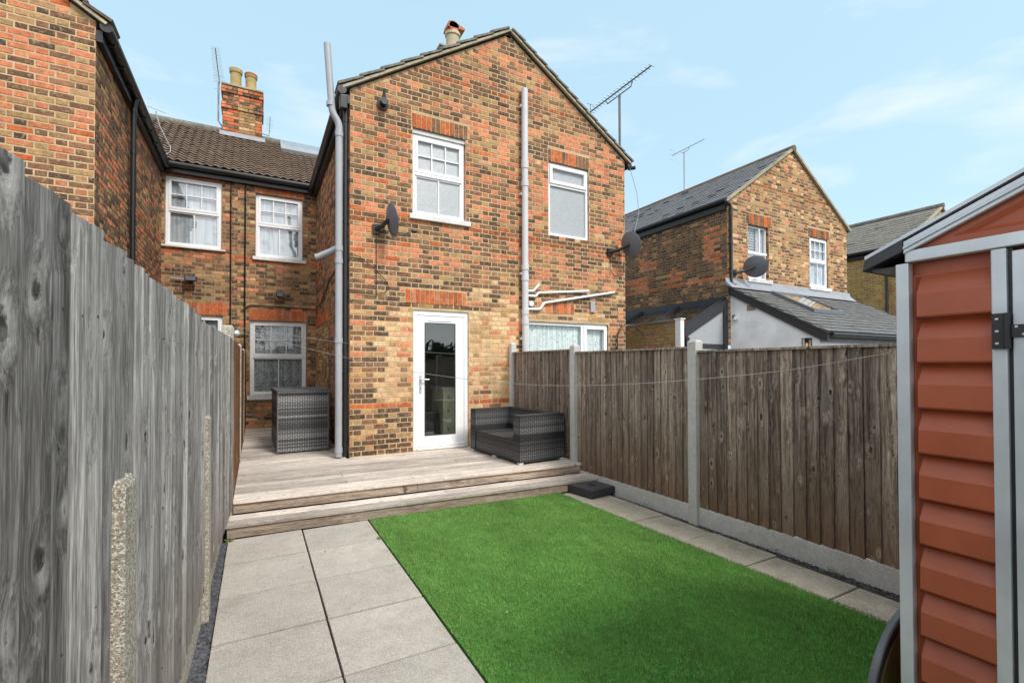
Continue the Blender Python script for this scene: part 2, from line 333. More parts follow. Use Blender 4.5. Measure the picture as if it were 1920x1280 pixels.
# ------------------------------------------------------------------ bricks
CY, CB, CD, CO, CP, CR = (.47, .285, .125), (.215, .108, .06), (.075, .046, .034), (.72, .235, .115), (.80, .50, .27), (.64, .135, .035)
COC = (.36, .235, .055)
def pick(w):
    t = rnd.random() * sum(w); acc = 0
    for c, x in zip((CY, CB, CD, CO, CP, CR), w):
        acc += x
        if t <= acc: break
    k = rnd.uniform(.82, 1.16); f = .15; g = (.36, .20, .10)
    return tuple(min(.75, (v * (1 - f) + q * f) * k * rnd.uniform(.95, 1.05)) for v, q in zip(c, g))
def nz(a, b, s): return noise.noise(Vector((a, b, s)))
BH, BL, HL, J = .0622, .2122, .0997, .0128
def brick_mesh(w, h, mat='brick_one'):
    mb = MB(); brick_geo(mb, lambda u, d, z: (u, -d, z), 0, w, 0, h, .006, (1, 1, 1)); return mb.mesh('brick', mat)
def brick_geo(mb, P, u0, u1, z0, z1, d, col, b=.004):
    j = lambda: rnd.uniform(-.0015, .0015)
    back = [P(u0, -.012, z0), P(u1, -.012, z0), P(u1, -.012, z1), P(u0, -.012, z1)]
    mid = [P(u0 + j(), d - b, z0 + j()), P(u1 + j(), d - b, z0 + j()), P(u1 + j(), d - b, z1 + j()), P(u0 + j(), d - b, z1 + j())]
    fr = [P(u0 + b, d + j() * .5, z0 + b), P(u1 - b, d, z0 + b), P(u1 - b, d + j() * .5, z1 - b), P(u0 + b, d, z1 - b)]
    fs = [(8, 9, 10, 11)]
    for k in range(4): q = (k + 1) % 4; fs += [(k, q, 4 + q, 4 + k), (4 + k, 4 + q, 8 + q, 8 + k)]
    mb.add(back + mid + fr, fs, col)
_bm_cache = {}
def one_brick(W, parent, u0, u1, z0, z1, d, col):
    key = (round(u1 - u0, 2), round(z1 - z0, 2))
    if key not in _bm_cache: _bm_cache[key] = [brick_mesh(max(.02, key[0]), max(.02, key[1])) for _ in range(3)]
    o = link('brick', rnd.choice(_bm_cache[key]), parent, W(u0, d - .006, z0), (0, 0, R(W.deg))); o.color = (*col, 1)

def brick_wall(name, W, parent, width, z0, z1, colfn, holes=(), gable=None, n_single=0, mortar='mortar', bond='flemish', phase=0, near=None, soldiers=(), reveal=.10, no_reveal=()):
    """holes: (u0,u1,z0,z1). soldiers: (u0,u1,z0,z1,weights). gable: (u_apex, z_apex)."""
    top = gable[1] if gable else z1
    def lim(z):
        if not gable or z <= z1: return 0., width
        t = (z - z1) / (top - z1); return gable[0] * t, width - (width - gable[0]) * t
    us = sorted({0., width, *[h[0] for h in holes], *[h[1] for h in holes]}); zs = sorted({z0, z1, *[h[2] for h in holes], *[h[3] for h in holes]})
    mb = MB()
    for i in range(len(us) - 1):
        for k in range(len(zs) - 1):
            cu, cz = (us[i] + us[i + 1]) / 2, (zs[k] + zs[k + 1]) / 2
            if any(h[0] < cu < h[1] and h[2] < cz < h[3] for h in holes): continue
            mb.quad(W(us[i], 0, zs[k]), W(us[i + 1], 0, zs[k]), W(us[i + 1], 0, zs[k + 1]), W(us[i], 0, zs[k + 1]))
    if gable: mb.add([W(0, 0, z1), W(width, 0, z1), W(gable[0], 0, top)], [(0, 1, 2)])
    wall = mb.build(name, mortar, parent)
    for hi, (a, b, c, e) in enumerate(holes):
        rv = MB()
        z = c
        while z < e - .01:
            zz = min(z + BH + J, e); col = colfn(a, z); col2 = colfn(b, z)
            rv.quad(W(a, 0, z), W(a, -reveal, z), W(a, -reveal, zz), W(a, 0, zz), col); rv.quad(W(b, 0, z), W(b, -reveal, z), W(b, -reveal, zz), W(b, 0, zz), col2); z = zz
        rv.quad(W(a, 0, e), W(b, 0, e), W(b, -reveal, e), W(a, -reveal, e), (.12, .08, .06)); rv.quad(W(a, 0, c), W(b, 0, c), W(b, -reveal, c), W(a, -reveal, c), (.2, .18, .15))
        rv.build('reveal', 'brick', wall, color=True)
    cut = list(holes) + [s[:4] for s in soldiers]
    out = []
    k = 0; z = z0 + J / 2
    while z < top - .03:
        zt = z + BH; lo, hi = lim(zt)
        seq = []; u = -phase - (0 if k % 2 else (BL + HL) / 2 + J) ; alt = 0
        if bond == 'stretcher': u = -phase - (0 if k % 2 else (BL + J) / 2)
        while u < width:
            ln = BL if (alt == 0 or bond == 'stretcher') else HL
            seq.append((u, u + ln)); u += ln + J; alt ^= 1
        for (a, b) in seq:
            a2, b2 = max(a, lo + .001), min(b, hi - .001)
            segs = [(a2, b2)] if b2 - a2 > .03 else []
            for h in cut:
                if zt > h[2] + .02 and z < h[3] - .02:
                    ns = []
                    for (p, q) in segs:
                        if q <= h[0] - J * .6 or p >= h[1] + J * .6: ns.append((p, q)); continue
                        if h[0] - .008 - p > .025: ns.append((p, h[0] - .008))
                        if q - h[1] - .008 > .025: ns.append((h[1] + .008, q))
                    segs = ns
            for (p, q) in segs: out.append((p, q, z, zt, rnd.uniform(.002, .006), colfn((p + q) / 2, (z + zt) / 2)))
        z += BH + J; k += 1
    for (a, b, c, e, w) in soldiers:
        n = max(1, round((b - a) / .075)); s_ = (b - a) / n
        for i in range(n): out.append((a + i * s_ + .006, a + (i + 1) * s_ - .006, c + .002, e - .002, rnd.uniform(.006, .012), pick(w)))
    singles = set()
    if n_single:
        cx, cz = near if near else (width / 2, 2.5)
        order = sorted((i for i in range(len(out)) if out[i][1] - out[i][0] > .09), key=lambda i: -((out[i][1] - out[i][0]) > .2) * 0 + math.hypot(out[i][0] - cx, out[i][2] - cz))
        singles = set(order[:n_single])
    mass = MB()
    for i, (p, q, a, b, d, col) in enumerate(out):
        if i in singles: one_brick(W, wall, p, q, a, b, d, col)
        else: brick_geo(mass, lambda u, dd, zz: W(u, dd, zz), p, q, a, b, d, col)
    if mass.v:
        o = mass.build('brick_courses', 'brick', wall, color=True); stuff(o)
    return wall

# ------------------------------------------------------------------ windows
def win(parent, W, u0, u1, z0, z1, kind, pane='glass', back='lace', frame='upvc', inset=.05, sill=None, label=None):
    f = MB(); bar = MB(); g = []; d = -inset; fw = .05
    def ring(a, b, c, e, w, d0, d1, m=f):
        m.wbox(W, a, b, d0, d1, c, c + w); m.wbox(W, a, b, d0, d1, e - w, e); m.wbox(W, a, a + w, d0, d1, c + w, e - w); m.wbox(W, b - w, b, d0, d1, c + w, e - w)
    ring(u0 + .002, u1 - .002, z0 + .002, z1 - .002, fw, d - .06, d)
    iu0, iu1, iz0, iz1 = u0 + fw, u1 - fw, z0 + fw, z1 - fw
    if kind == 'sash':
        zm = iz0 + (iz1 - iz0) * .52; f.wbox(W, iu0, iu1, d - .05, d + .008, zm - .025, zm + .022)
        ring(iu0 + .001, iu1 - .001, zm + .022, iz1 - .001, .042, d - .045, d + .014)
        ring(iu0 + .001, iu1 - .001, iz0 + .001, zm - .025, .026, d - .052, d - .012)
        a, b, c, e = iu0 + .043, iu1 - .043, zm + .064, iz1 - .043; g.append((a, b, c, e))
        for t in (1 / 3, 2 / 3): x = a + (b - a) * t; bar.wbox(W, x - .009, x + .009, d - .045, d - .005, c, e)
        bar.wbox(W, a, b, d - .044, d - .004, (c + e) / 2 - .008, (c + e) / 2 + .008)
        a, b, c, e = iu0 + .027, iu1 - .027, iz0 + .027, zm - .051; g.append((a, b, c, e)); x = (a + b) / 2; bar.wbox(W, x - .010, x + .010, d - .045, d - .015, c, e)
    elif kind == 'fan':
        zm = iz1 - (iz1 - iz0) * .27; f.wbox(W, iu0, iu1, d - .05, d + .002, zm - .03, zm + .01)
        ring(iu0 - .012, iu1 + .012, zm + .01, iz1 + .012, .055, d - .05, d + .022); g.append((iu0 + .043, iu1 - .043, zm + .065, iz1 - .043)); g.append((iu0, iu1, iz0, zm - .03))
    elif kind == 'side':
        um = iu0 + (iu1 - iu0) * .68; f.wbox(W, um - .03, um + .03, d - .05, d + .002, iz0, iz1)
        ring(um + .03, iu1 + .01, iz0 - .01, iz1 + .01, .055, d - .05, d + .022); g.append((iu0, um - .03, iz0, iz1)); g.append((um + .086, iu1 - .044, iz0 + .044, iz1 - .044))
    elif kind == 'plain': g.append((iu0, iu1, iz0, iz1))
    w = f.build('window', frame, parent, bevel=.0025)
    if label: w['label'] = label
    if bar.v: bar.build('glazing_bar', frame, w)
    for (a, b, c, e) in g:
        p = MB(); p.wbox(W, a - .004, b + .004, d - .035, d - .031, c - .004, e + .004); p.build('pane', pane, w)
    if back:
        p = MB(); p.wbox(W, u0 + .005, u1 - .005, d - .072, d - .067, z0 + .02, z1 - .02); p.build('curtain', back, w)
    if sill:
        s_ = MB(); lo = sill if isinstance(sill, float) else .07
        s_.wbox(W, u0 - .055, u1 + .075, -.12, .055, z0 - lo, z0 - .001); s_.build('sill', 'sill', w, bevel=.006)
    return w

# ==================================================================== GROUND AND SETTING
g = MB()
g.quad((-400, -400, -.04), (400, -400, -.04), (400, 400, -.04), (-400, 400, -.04)); structure(g.build('ground', 'soil'))
DECK = .25
# patio: two columns of 600 mm slabs
pat = MB(); pat.box(-.235, .995, -2.5, 4.88, -.039, -.032); pat = structure(pat.build('patio', 'soil'))
slab = MB(); slab.box(-.2965, .2965, -.2935, .2935, -.035, 0); slab_me = slab.mesh('paving_slab', 'paving', bevel=.003)
slab_l = MB(); slab_l.box(-.2965, .2965, -.2965, .2965, -.035, 0)
for j in range(13):
    for i, x in enumerate((.085, .69)):
        yc = 4.608 - j * .604 - (.004 if i else 0)
        y0, y1 = yc - .2985, (4.915 - .043 * x if j == 0 else yc + .2985)
        s_ = link('paving_slab', slab_me, pat, (x, (y0 + y1) / 2, rnd.uniform(-.002, .002)), (rnd.uniform(-.002, .002), rnd.uniform(-.002, .002), rnd.uniform(-.003, .003)))
        s_.scale = (1.0, (y1 - y0) / .597, 1)
# right hand path of old slabs
pth = MB(); pth.box(3.2, 3.74, -.6, 4.79, -.039, -.014); pth = structure(pth.build('path', 'soil'))
for j in range(9):
    yc = 4.47 - j * .6; x0 = 3.225 + .018 * j; x1 = 3.70 + rnd.uniform(-.01, .03)
    w_ = MB(); w_.box(-(x1 - x0) / 2, (x1 - x0) / 2, -.294, .294, -.035, 0)
    link('paving_slab', w_.mesh('paving_slab', 'paving_old', bevel=.006), pth, ((x0 + x1) / 2, yc, rnd.uniform(-.006, .002)), (rnd.uniform(-.008, .008), rnd.uniform(-.006, .006), rnd.uniform(-.008, .008)))
# lawn
lb = MB(); LX = lambda y: 3.225 + (4.75 - y) * .029
lb.prism([(1.0, -1.4, -.03), (3.36, -1.4, -.03), (LX(4.75), 4.755, -.03), (1.0, 4.865, -.03)], (0, 0, .034)); structure(lb.build('lawn', 'lawn_base'))
def grass_mesh():
    rs = np.random.RandomState(3); N = 330000
    y = -0.2 + 5.05 * rs.rand(N) ** 1.0; x = .997 + rs.rand(N) * 2.37
    keep = (x < 3.225 + (4.75 - y) * .029 + rs.rand(N) * .012) & (y < 4.872 - .045 * (x - 1.0)) & ((x - 1.9) * 1.0 + 0 < 1.6 + y * 2)
    x, y = x[keep], y[keep]; n = len(x)
    h = .011 + .011 * rs.rand(n); a = rs.rand(n) * 6.283; lean = .009 * rs.rand(n); la = rs.rand(n) * 6.283; w = .0013 + .0010 * rs.rand(n)
    v = np.zeros((n, 3, 3), np.float32); z0 = .003
    v[:, 0, 0] = x - np.cos(a) * w; v[:, 0, 1] = y - np.sin(a) * w; v[:, 0, 2] = z0
    v[:, 1, 0] = x + np.cos(a) * w; v[:, 1, 1] = y + np.sin(a) * w; v[:, 1, 2] = z0
    v[:, 2, 0] = x + np.cos(la) * lean - .004; v[:, 2, 1] = y + np.sin(la) * lean; v[:, 2, 2] = z0 + h
    me = bpy.data.meshes.new('grass_blades'); me.vertices.add(n * 3); me.vertices.foreach_set('co', v.ravel())
    me.loops.add(n * 3); me.loops.foreach_set('vertex_index', np.arange(n * 3, dtype=np.int32))
    me.polygons.add(n); me.polygons.foreach_set('loop_start', np.arange(0, n * 3, 3, dtype=np.int32)); me.update(calc_edges=True)
    at = me.attributes.new('Col', 'FLOAT_COLOR', 'POINT'); t = rs.rand(n)
    c = np.ones((n, 3, 4), np.float32)
    base = np.array([.225, .40, .105]); lite = np.array([.40, .58, .21]); dk = np.array([.105, .24, .045]); tan = np.array([.42, .44, .20])
    cc = base + (lite - base) * np.clip(t[:, None] * 1.6 - .9, 0, 1) + (dk - base) * np.clip(.35 - t[:, None], 0, 1) * 2.4; cc[rs.rand(n) < .03] = tan
    c[:, :, :3] = cc[:, None, :]; c[:, :2, :3] *= .8; at.data.foreach_set('color', c.ravel()); me.materials.append(M['grass']); return me
stuff(link('grass', grass_mesh()))

def chips(name, n, fx, mat, smin, smax, z=-.012):
    mb = MB()
    for _ in range(n):
        x, y = fx(); a = rnd.uniform(0, 3.14); s_ = rnd.uniform(smin, smax); t = rnd.uniform(.25, .5); ca, sa = math.cos(a), math.sin(a); tilt = rnd.uniform(-.5, .5)
        vs = []
        for zz in (-1, 1):
            for (p, q) in ((-1, -.7), (1, -.8), (.8, .8), (-.7, .7)):
                p *= s_ * rnd.uniform(.7, 1.1); q *= s_ * rnd.uniform(.5, .8); vs.append((x + p * ca - q * sa, y + p * sa + q * ca, z + zz * s_ * t + p * tilt))
        mb.add(vs, [(3, 2, 1, 0), (4, 5, 6, 7), (0, 1, 5, 4), (1, 2, 6, 5), (2, 3, 7, 6), (3, 0, 4, 7)])
    return stuff(mb.build(name, mat))
GX = lambda y: -.335 + .0155 * y        # garden face of the left gravel boards
chips('slate_gravel', 5200, lambda: (lambda y: (rnd.uniform(GX(y) + .0, -.225), y))(rnd.uniform(.6, 4.84)), 'slate_chip', .006, .015, -.006)
RX = lambda y: 3.90 - .018 * y
chips('slate_gravel', 2600, lambda: (lambda y: (rnd.uniform(3.70, RX(y)), y))(rnd.uniform(.5, 4.7)), 'slate_chip', .004, .011, -.022)

def litter(name, pts, cols, smin, smax):
    mb = MB()
    for (x, y, z) in pts:
        a = rnd.uniform(0, 3.14); s_ = rnd.uniform(smin, smax); ca, sa = math.cos(a) * s_, math.sin(a) * s_
        mb.add([(x - ca, y - sa, z), (x + sa * .5, y - ca * .5, z + s_ * .3), (x + ca, y + sa, z + s_ * .1), (x - sa * .5, y + ca * .5, z + s_ * .5)], [(0, 1, 2, 3)], rnd.choice(cols))
    return stuff(mb.build(name, 'rattan', color=True))
litter('fallen_leaves', [(rnd.uniform(1.1, 3.1), rnd.uniform(1.6, 4.6), .024) for _ in range(34)] + [(rnd.uniform(.9, 1.02), rnd.uniform(1.8, 4.8), .006) for _ in range(10)] + [(rnd.uniform(3.3, 3.85), rnd.uniform(1.5, 4.6), .004) for _ in range(36)] + [(rnd.uniform(-.22, .9), rnd.uniform(2.2, 4.8), .004) for _ in range(10)], [(.30, .17, .07), (.20, .10, .05), (.62, .60, .52), (.40, .30, .10)], .004, .011)
wd = []
for (x, y, n_, sp) in ((.98, 4.31, 26, .03), (-.20, 4.86, 40, .03), (3.68, 3.02, 16, .03), (3.80, 2.45, 30, .06), (3.80, 3.9, 22, .08), (3.78, 2.0, 30, .08), (3.55, 3.29, 10, .05), (3.2, 4.75, 20, .02)): wd += [(x + rnd.gauss(0, sp * .5), y + rnd.gauss(0, sp * (.2 if sp > .05 and x < 1 else .5)), rnd.uniform(.002, .014)) for _ in range(n_)]
litter('weeds', wd, [(.10, .22, .04), (.16, .26, .06), (.22, .24, .08)], .005, .013)

# ==================================================================== HOUSES
def gutter_run(name, pts, r, parent, mat='gutter', brackets=True):
    o = MB(); o.tube(pts, r, 14); ob = o.build(name, mat, parent, smooth=True); return ob
def pipe(name, pts, r, parent, mat, collars=()):
    o = MB(); o.tube(pts, r, 16)
    for (p, ln) in collars: o.tube([(p[0], p[1], p[2] - ln / 2), (p[0], p[1], p[2] + ln / 2)], r * 1.16, 16)
    return o.build(name, mat, parent, smooth=True)
def bend(p, q, s_, n=5):     # rounded corner polyline through p (corner) between q->p->s_
    q, p, s_ = Vector(q), Vector(p), Vector(s_); a = p + (q - p).normalized() * .07; b = p + (s_ - p).normalized() * .07
    return [tuple(a * (1 - t) ** 2 + p * 2 * t * (1 - t) + b * t * t) for t in [i / n for i in range(n + 1)]]

def facade_col(u, z):
    X = u + 1.165; p = nz(X * .9, z * 1.3, 1.7); q = nz(X * 1.7, z * 2.3, 9.1)
    if abs(z - .955) < .04: return pick((0, 0, 0, 0, 0, 1))
    if abs(z - 6.06) < .04 or abs(z - 3.70) < .038 and (X < 2.1 or X > 3.1): return tuple(v * .62 for v in pick((0, .5, 0, 0, 0, 1)))
    if z < 2.45:
        if 3.0 < X < 3.9: return tuple(min(.8, v * 1.12) for v in pick((.30, .06, .0, .12, 1.3, .02)))
        if 1.62 + .12 * nz(z * 3, 0, 4) < X < 2.1 and z > 1.0: return pick((.35, .10, .03, .40, .9, 0))
        if X < 2.1 and z < 1.0: return pick((.35, .3, .9, .04, .5 if X > 1.75 else .05, 0))
        if X < 1.7: return pick((.5, .5, .75, .06, .06, 0))
        if 4 < X < 5.9 and z > 2.3: return pick((.5, .2, .1, .15, .7, 0))
    if z < 3.05: 
        if 3.95 < X < 5.9 and 2.3 < z < 2.52: return pick((.6, .1, .1, .15, .8, 0))
        return pick((.42, .65, .55, .22, .25 if 2.9 < X < 3.9 else .05, 0))
    o = .22 + max(0, p) * 1.5 + max(0, q) * .6
    d_ = max(0, nz(X * 1.1, z * 1.6, 21.)) * 1.8
    if nz(X * 2.1, z * 3.6, 44.) > .40: return pick((.1, .1, 0, 1.2, 0, .1))
    return pick((.30, .72, .26 + d_ * .8, o + .10, .03, .06))
def side_col(u, z):
    if abs(z - 3.95) < .04: return pick((0, .6, 0, 0, 0, 1))
    return pick((.40, .7, .36, .30 + max(0, nz(u, z, 5)) * 1.2, 0, 0))
def main_col(u, z):
    if abs(z - 3.78) < .05: return pick((0, .3, 0, .5, 0, .7))
    if z < 1.0: return pick((.8, .5, .3, .2, .1, 0))
    return pick((.65, .5, .42, .10, .02, 0))
def left_col(u, z):
    if abs(z - 3.83) < .04: return pick((0, .9, 0, 0, 0, .5))
    return pick((.48, .50, .20 + max(0, nz(u, z * 2, 12)), .50 + max(0, nz(u * 1.2, z * 1.6, 2)) * 1.3, .05, .08))

HA = thing('terraced_house', 'large gabled brick house with white glazed back door opening onto the deck', 'house', (3.7, 9.0, 0))
WF = Wall(1.165, 7.0, 0)            # rear facade, u = X - 1.165
EV, AP = 5.50, 7.13
uA = lambda X: X - 1.165
holes = [(uA(2.08), uA(2.945), 3.84, 5.165), (uA(2.09), uA(2.99), .262, 2.392), (uA(4.525), uA(5.41), 3.84, 5.15), (uA(4.085), uA(5.857), 1.15, 2.305)]
lint = (0, .10, .0, .3, 0, 1.2); lint_b = (0, 1.0, .12, .05, 0, .9)
brick_wall('rear_wall', WF, HA, 5.115, .1, EV, facade_col, holes, gable=(2.57, AP), n_single=300, near=(1.5, 2.2),
    soldiers=[(uA(2.065), uA(2.985), 5.168, 5.385, lint_b), (uA(1.965), uA(2.965), 2.49, 2.705, lint), (uA(4.515), uA(5.42), 5.152, 5.378, lint_b), (uA(4.30), uA(5.07), 2.46, 2.655, (0, .2, 0, .6, .2, .8))])
# frieze strip between head of door and lintel is ordinary brickwork
WS = Wall(1.165, 11.3, -90)         # left side wall, u runs towards the camera
def infill_col(u, z): return pick((.75, .1, 0, 0, .8, 0)) if (.05 < u < 2.05 and z < 2.35) else side_col(u, z)
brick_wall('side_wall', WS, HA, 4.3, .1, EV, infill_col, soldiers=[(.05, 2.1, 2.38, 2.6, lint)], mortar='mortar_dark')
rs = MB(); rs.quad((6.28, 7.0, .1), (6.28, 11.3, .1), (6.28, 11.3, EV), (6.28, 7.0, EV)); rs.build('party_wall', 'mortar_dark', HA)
WM = Wall(-.35, 11.3, 0)
mh = [(-.02 + .35, .885 + .35, 3.85, 5.19), (-.115 + .35, .965 + .35, .93, 2.50)]
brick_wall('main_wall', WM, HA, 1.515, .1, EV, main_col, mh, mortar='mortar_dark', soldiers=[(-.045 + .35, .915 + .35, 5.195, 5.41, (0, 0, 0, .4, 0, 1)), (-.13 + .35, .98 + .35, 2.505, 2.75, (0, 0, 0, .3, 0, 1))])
win(HA, WF, *holes[0][:3], 5.10, 'sash', 'frost', None, sill=.075, label='upper window with frosted panes and a pale sill')
w_ = win(HA, WF, holes[2][0], holes[2][1], 3.84, 5.148, 'fan', 'frost', None, inset=.03, label='frosted window with a small top light')
win(HA, WF, *holes[3], 'side', 'glass', 'lace_white', inset=.03, label='wide low window with lace curtain behind the fence')
win(HA, WM, *mh[0], 'sash', 'glass_bright', 'curtain', sill=.07)
win(HA, WM, *mh[1], 'sash', 'glass', 'lace', sill=.09, label='window with lace curtain behind the rattan box')
hd = MB(); hd.wbox(WF, holes[0][0], holes[0][1], -.07, -.025, 5.102, 5.163); hd.build('window_head', 'upvc_dull', HA)

# back door
def door():
    f = MB(); a, b, c, e = holes[1]; d = -.02
    f.wbox(WF, a + .001, a + .062, -.09, d, DECK + .002, e - .001); f.wbox(WF, b - .062, b - .001, -.09, d, c, e - .001); f.wbox(WF, a + .062, b - .062, -.09, d, e - .075, e - .001)
    f.wbox(WF, a + .062, b - .062, -.09, .01, c + .0, c + .035)
    dr = f.build('door', 'upvc', HA, bevel=.003); dr['label'] = 'white glazed back door'
    s_ = MB(); a2, b2, c2, e2 = a + .067, b - .067, c + .039, e - .081; d1 = d - .008; gu0, gu1, gz0, gz1 = uA(2.275), uA(2.78), .468, 2.205
    s_.wbox(WF, a2, gu0, -.06, d1, c2, e2); s_.wbox(WF, gu1, b2, -.06, d1, c2, e2); s_.wbox(WF, gu0, gu1, -.06, d1, c2, gz0); s_.wbox(WF, gu0, gu1, -.06, d1, gz1, e2); s_.build('door_leaf', 'upvc', dr, bevel=.004)
    p = MB(); p.wbox(WF, gu0 - .005, gu1 + .005, -.035, -.028, gz0 - .005, gz1 + .005); p.build('pane', 'glass_door', dr)
    bd = MB()
    for (x0, x1, y0, y1) in ((gu0 - .001, gu0 + .012, gz0, gz1), (gu1 - .012, gu1 + .001, gz0, gz1), (gu0 + .012, gu1 - .012, gz0 - .001, gz0 + .012), (gu0 + .012, gu1 - .012, gz1 - .012, gz1 + .001)): bd.wbox(WF, x0, x1, -.026, d1 - .006, y0, y1)
    bd.build('glazing_bead', 'dark_grey', dr)
    t = MB(); t.wbox(WF, uA(2.33), uA(2.72), d1 + .001, d1 + .012, 2.232, 2.252); t.build('trickle_vent', 'upvc', dr, bevel=.003)
    k = MB(); k.wbox(WF, uA(2.19), uA(2.222), d1 + .001, d1 + .012, 1.13, 1.40)
    k.tube([WF(uA(2.206), d1 + .01, 1.335), WF(uA(2.206), d1 + .05, 1.335), WF(uA(2.225), d1 + .055, 1.335), WF(uA(2.33), d1 + .055, 1.333)], .010, 8)
    k.build('handle', 'metal', dr, smooth=True)
    kh = MB(); kh.tube([WF(uA(2.206), d1 + .0125, 1.20), WF(uA(2.206), d1 + .014, 1.20)], .008, 8); kh.build('keyhole', 'black', dr)
    bh = MB(); bh.wbox(WF, a2 + .03, b2 + .01, d1 + .001, d1 + .03, c2 + .0, c2 + .035); bh.build('weather_bar', 'upvc', dr, bevel=.006)
door()
r_ = MB(); X0, X1, Y0, Y1, Z0, Z1 = 2.0, 3.9, 7.11, 9.8, .255, 2.45      # kitchen behind the door
r_.quad((X0, Y0, Z0), (X1, Y0, Z0), (X1, Y1, Z0), (X0, Y1, Z0)); r_.quad((X0, Y1, Z0), (X1, Y1, Z0), (X1, Y1, Z1), (X0, Y1, Z1)); r_.quad((X0, Y0, Z0), (X0, Y1, Z0), (X0, Y1, Z1), (X0, Y0, Z1)); r_.quad((X1, Y0, Z0), (X1, Y1, Z0), (X1, Y1, Z1), (X1, Y0, Z1)); r_.quad((X0, Y0, Z1), (X1, Y0, Z1), (X1, Y1, Z1), (X0, Y1, Z1))
r_.build('room', 'dark', HA)
cab = thing('kitchen_cabinet', 'cream kitchen cabinet seen through the glazed back door', 'cabinet', (3.1, 8.0, .26))
b_ = MB(); b_.box(2.72, 3.3, 7.42, 7.98, .36, 1.15); b_.build('carcass', 'cream', cab, bevel=.004)
b_ = MB(); b_.box(2.69, 3.33, 7.39, 8.01, 1.151, 1.18); b_.build('worktop', 'upvc_dull', cab)
b_ = MB(); b_.box(2.76, 3.3, 7.47, 7.98, .26, .36); b_.build('plinth', 'black', cab)
for z in (1.03, .80, .50):
    for x in (2.80, 2.95) if z > 1 else (2.80,):
        k = MB(); k.lathe((x, 7.405, z), [(.016, -.012), (.018, 0), (.01, .014)], 10, axis='Y'); k.build('knob', 'pot', cab)
ap = MB(); ap.box(2.36, 2.68, 7.5, 7.98, .26, .78); tag(ap.build('black_appliance', 'black', bevel=.01), 'black kitchen appliance beside the cream cabinet behind the door glass', 'appliance')

# roof of the gabled wing
def gable_roof(parent, x0, x1, ev, ap_x, ap_z, y0, y1, mat, over=.10, front=.06, th=.04, n_single=0, tw=.25, te=.20, side='L', tmat=None, back=True, lift=.0):
    """roof slabs plus tiles on the left slope (side L) laid as separate pieces"""
    sl = (ap_z - ev) / (ap_x - x0); ex0 = x0 - over; ez0 = ev - sl * over; sr = (ap_z - ev) / (x1 - ap_x); ex1 = x1 + over; ez1 = ev - sr * over
    mb = MB()
    mb.prism([(ex0, y0 - front + .03, ez0), (ap_x, y0 - front + .03, ap_z), (ex1, y0 - front + .03, ez1), (ex1, y0 - front + .03, ez1 + th * .7), (ap_x, y0 - front + .03, ap_z + th), (ex0, y0 - front + .03, ez0 + th * .7)], (0, y1 - y0 + front - .03, 0))
    return mb.build('roof', mat, parent), (ex0, ez0, ex1, ez1, sl, sr)
roofA, (ex0, ez0, ex1, ez1, sl, sr) = gable_roof(HA, 1.165, 6.28, EV + .02, 3.735, AP + .03, 7.0, 13.2, 'roof_tile', over=.10)
# mortared verge and tile ends along both rakes
def verge(parent, x0, z0, x1, z1, y, n, mat='verge', tile='roof_tile2', th=.032, depth=.34):
    dx, dz = (x1 - x0) / n, (z1 - z0) / n; L_ = math.hypot(x1 - x0, z1 - z0); nx, nz_ = -(z1 - z0) / L_, (x1 - x0) / L_
    if nz_ < 0: nx, nz_ = -nx, -nz_
    mb = MB(); p = [(x0, y, z0), (x1, y, z1), (x1 + nx * .035, y, z1 + nz_ * .035), (x0 + nx * .035, y, z0 + nz_ * .035)]
    mb.prism(p, (0, .10, 0)); mb.build('verge_mortar', mat, parent)
    for i in range(n):
        a = (x0 + dx * i - dx * .10, z0 + dz * i - dz * .10); b = (x0 + dx * (i + 1), z0 + dz * (i + 1)); o0, o1 = .036 + .026, .036
        q = [(a[0] + nx * o0, a[1] + nz_ * o0), (b[0] + nx * o1, b[1] + nz_ * o1)]
        t = MB(); t.prism([(q[0][0], y - .02, q[0][1]), (q[1][0], y - .02, q[1][1]), (q[1][0] + nx * .03, y - .02, q[1][1] + nz_ * .03), (q[0][0] + nx * th, y - .02, q[0][1] + nz_ * th)], (0, depth, 0)); t.build('tile', tile, parent)
verge(roofA, ex0, ez0 + .0, 3.735, AP + .03, 6.93, 9)
verge(roofA, ex1, ez1 + .0, 3.735, AP + .03, 6.93, 12)
b_ = MB(); b_.tube([(3.735, 7.0, AP + .03), (3.735, 13.1, AP + .03)], .09, 12); b_.build('ridge', 'roof_tile2', roofA, smooth=True)
fa = MB(); fa.box(1.085, 1.163, 6.99, 11.2, 5.28, 5.40); fa.build('fascia', 'black', HA)
gutter_run('gutter', [(1.045, 6.93, 5.43), (1.045, 11.22, 5.41)], .062, HA)
gutter_run('gutter', [(6.37, 6.95, 5.43), (6.37, 11.2, 5.42)], .055, HA)
e_ = MB(); e_.tube([(6.36, 6.99, 5.37), (6.47, 6.90, 5.38)], .035, 10); e_.build('gutter_end', 'gutter', HA, smooth=True)
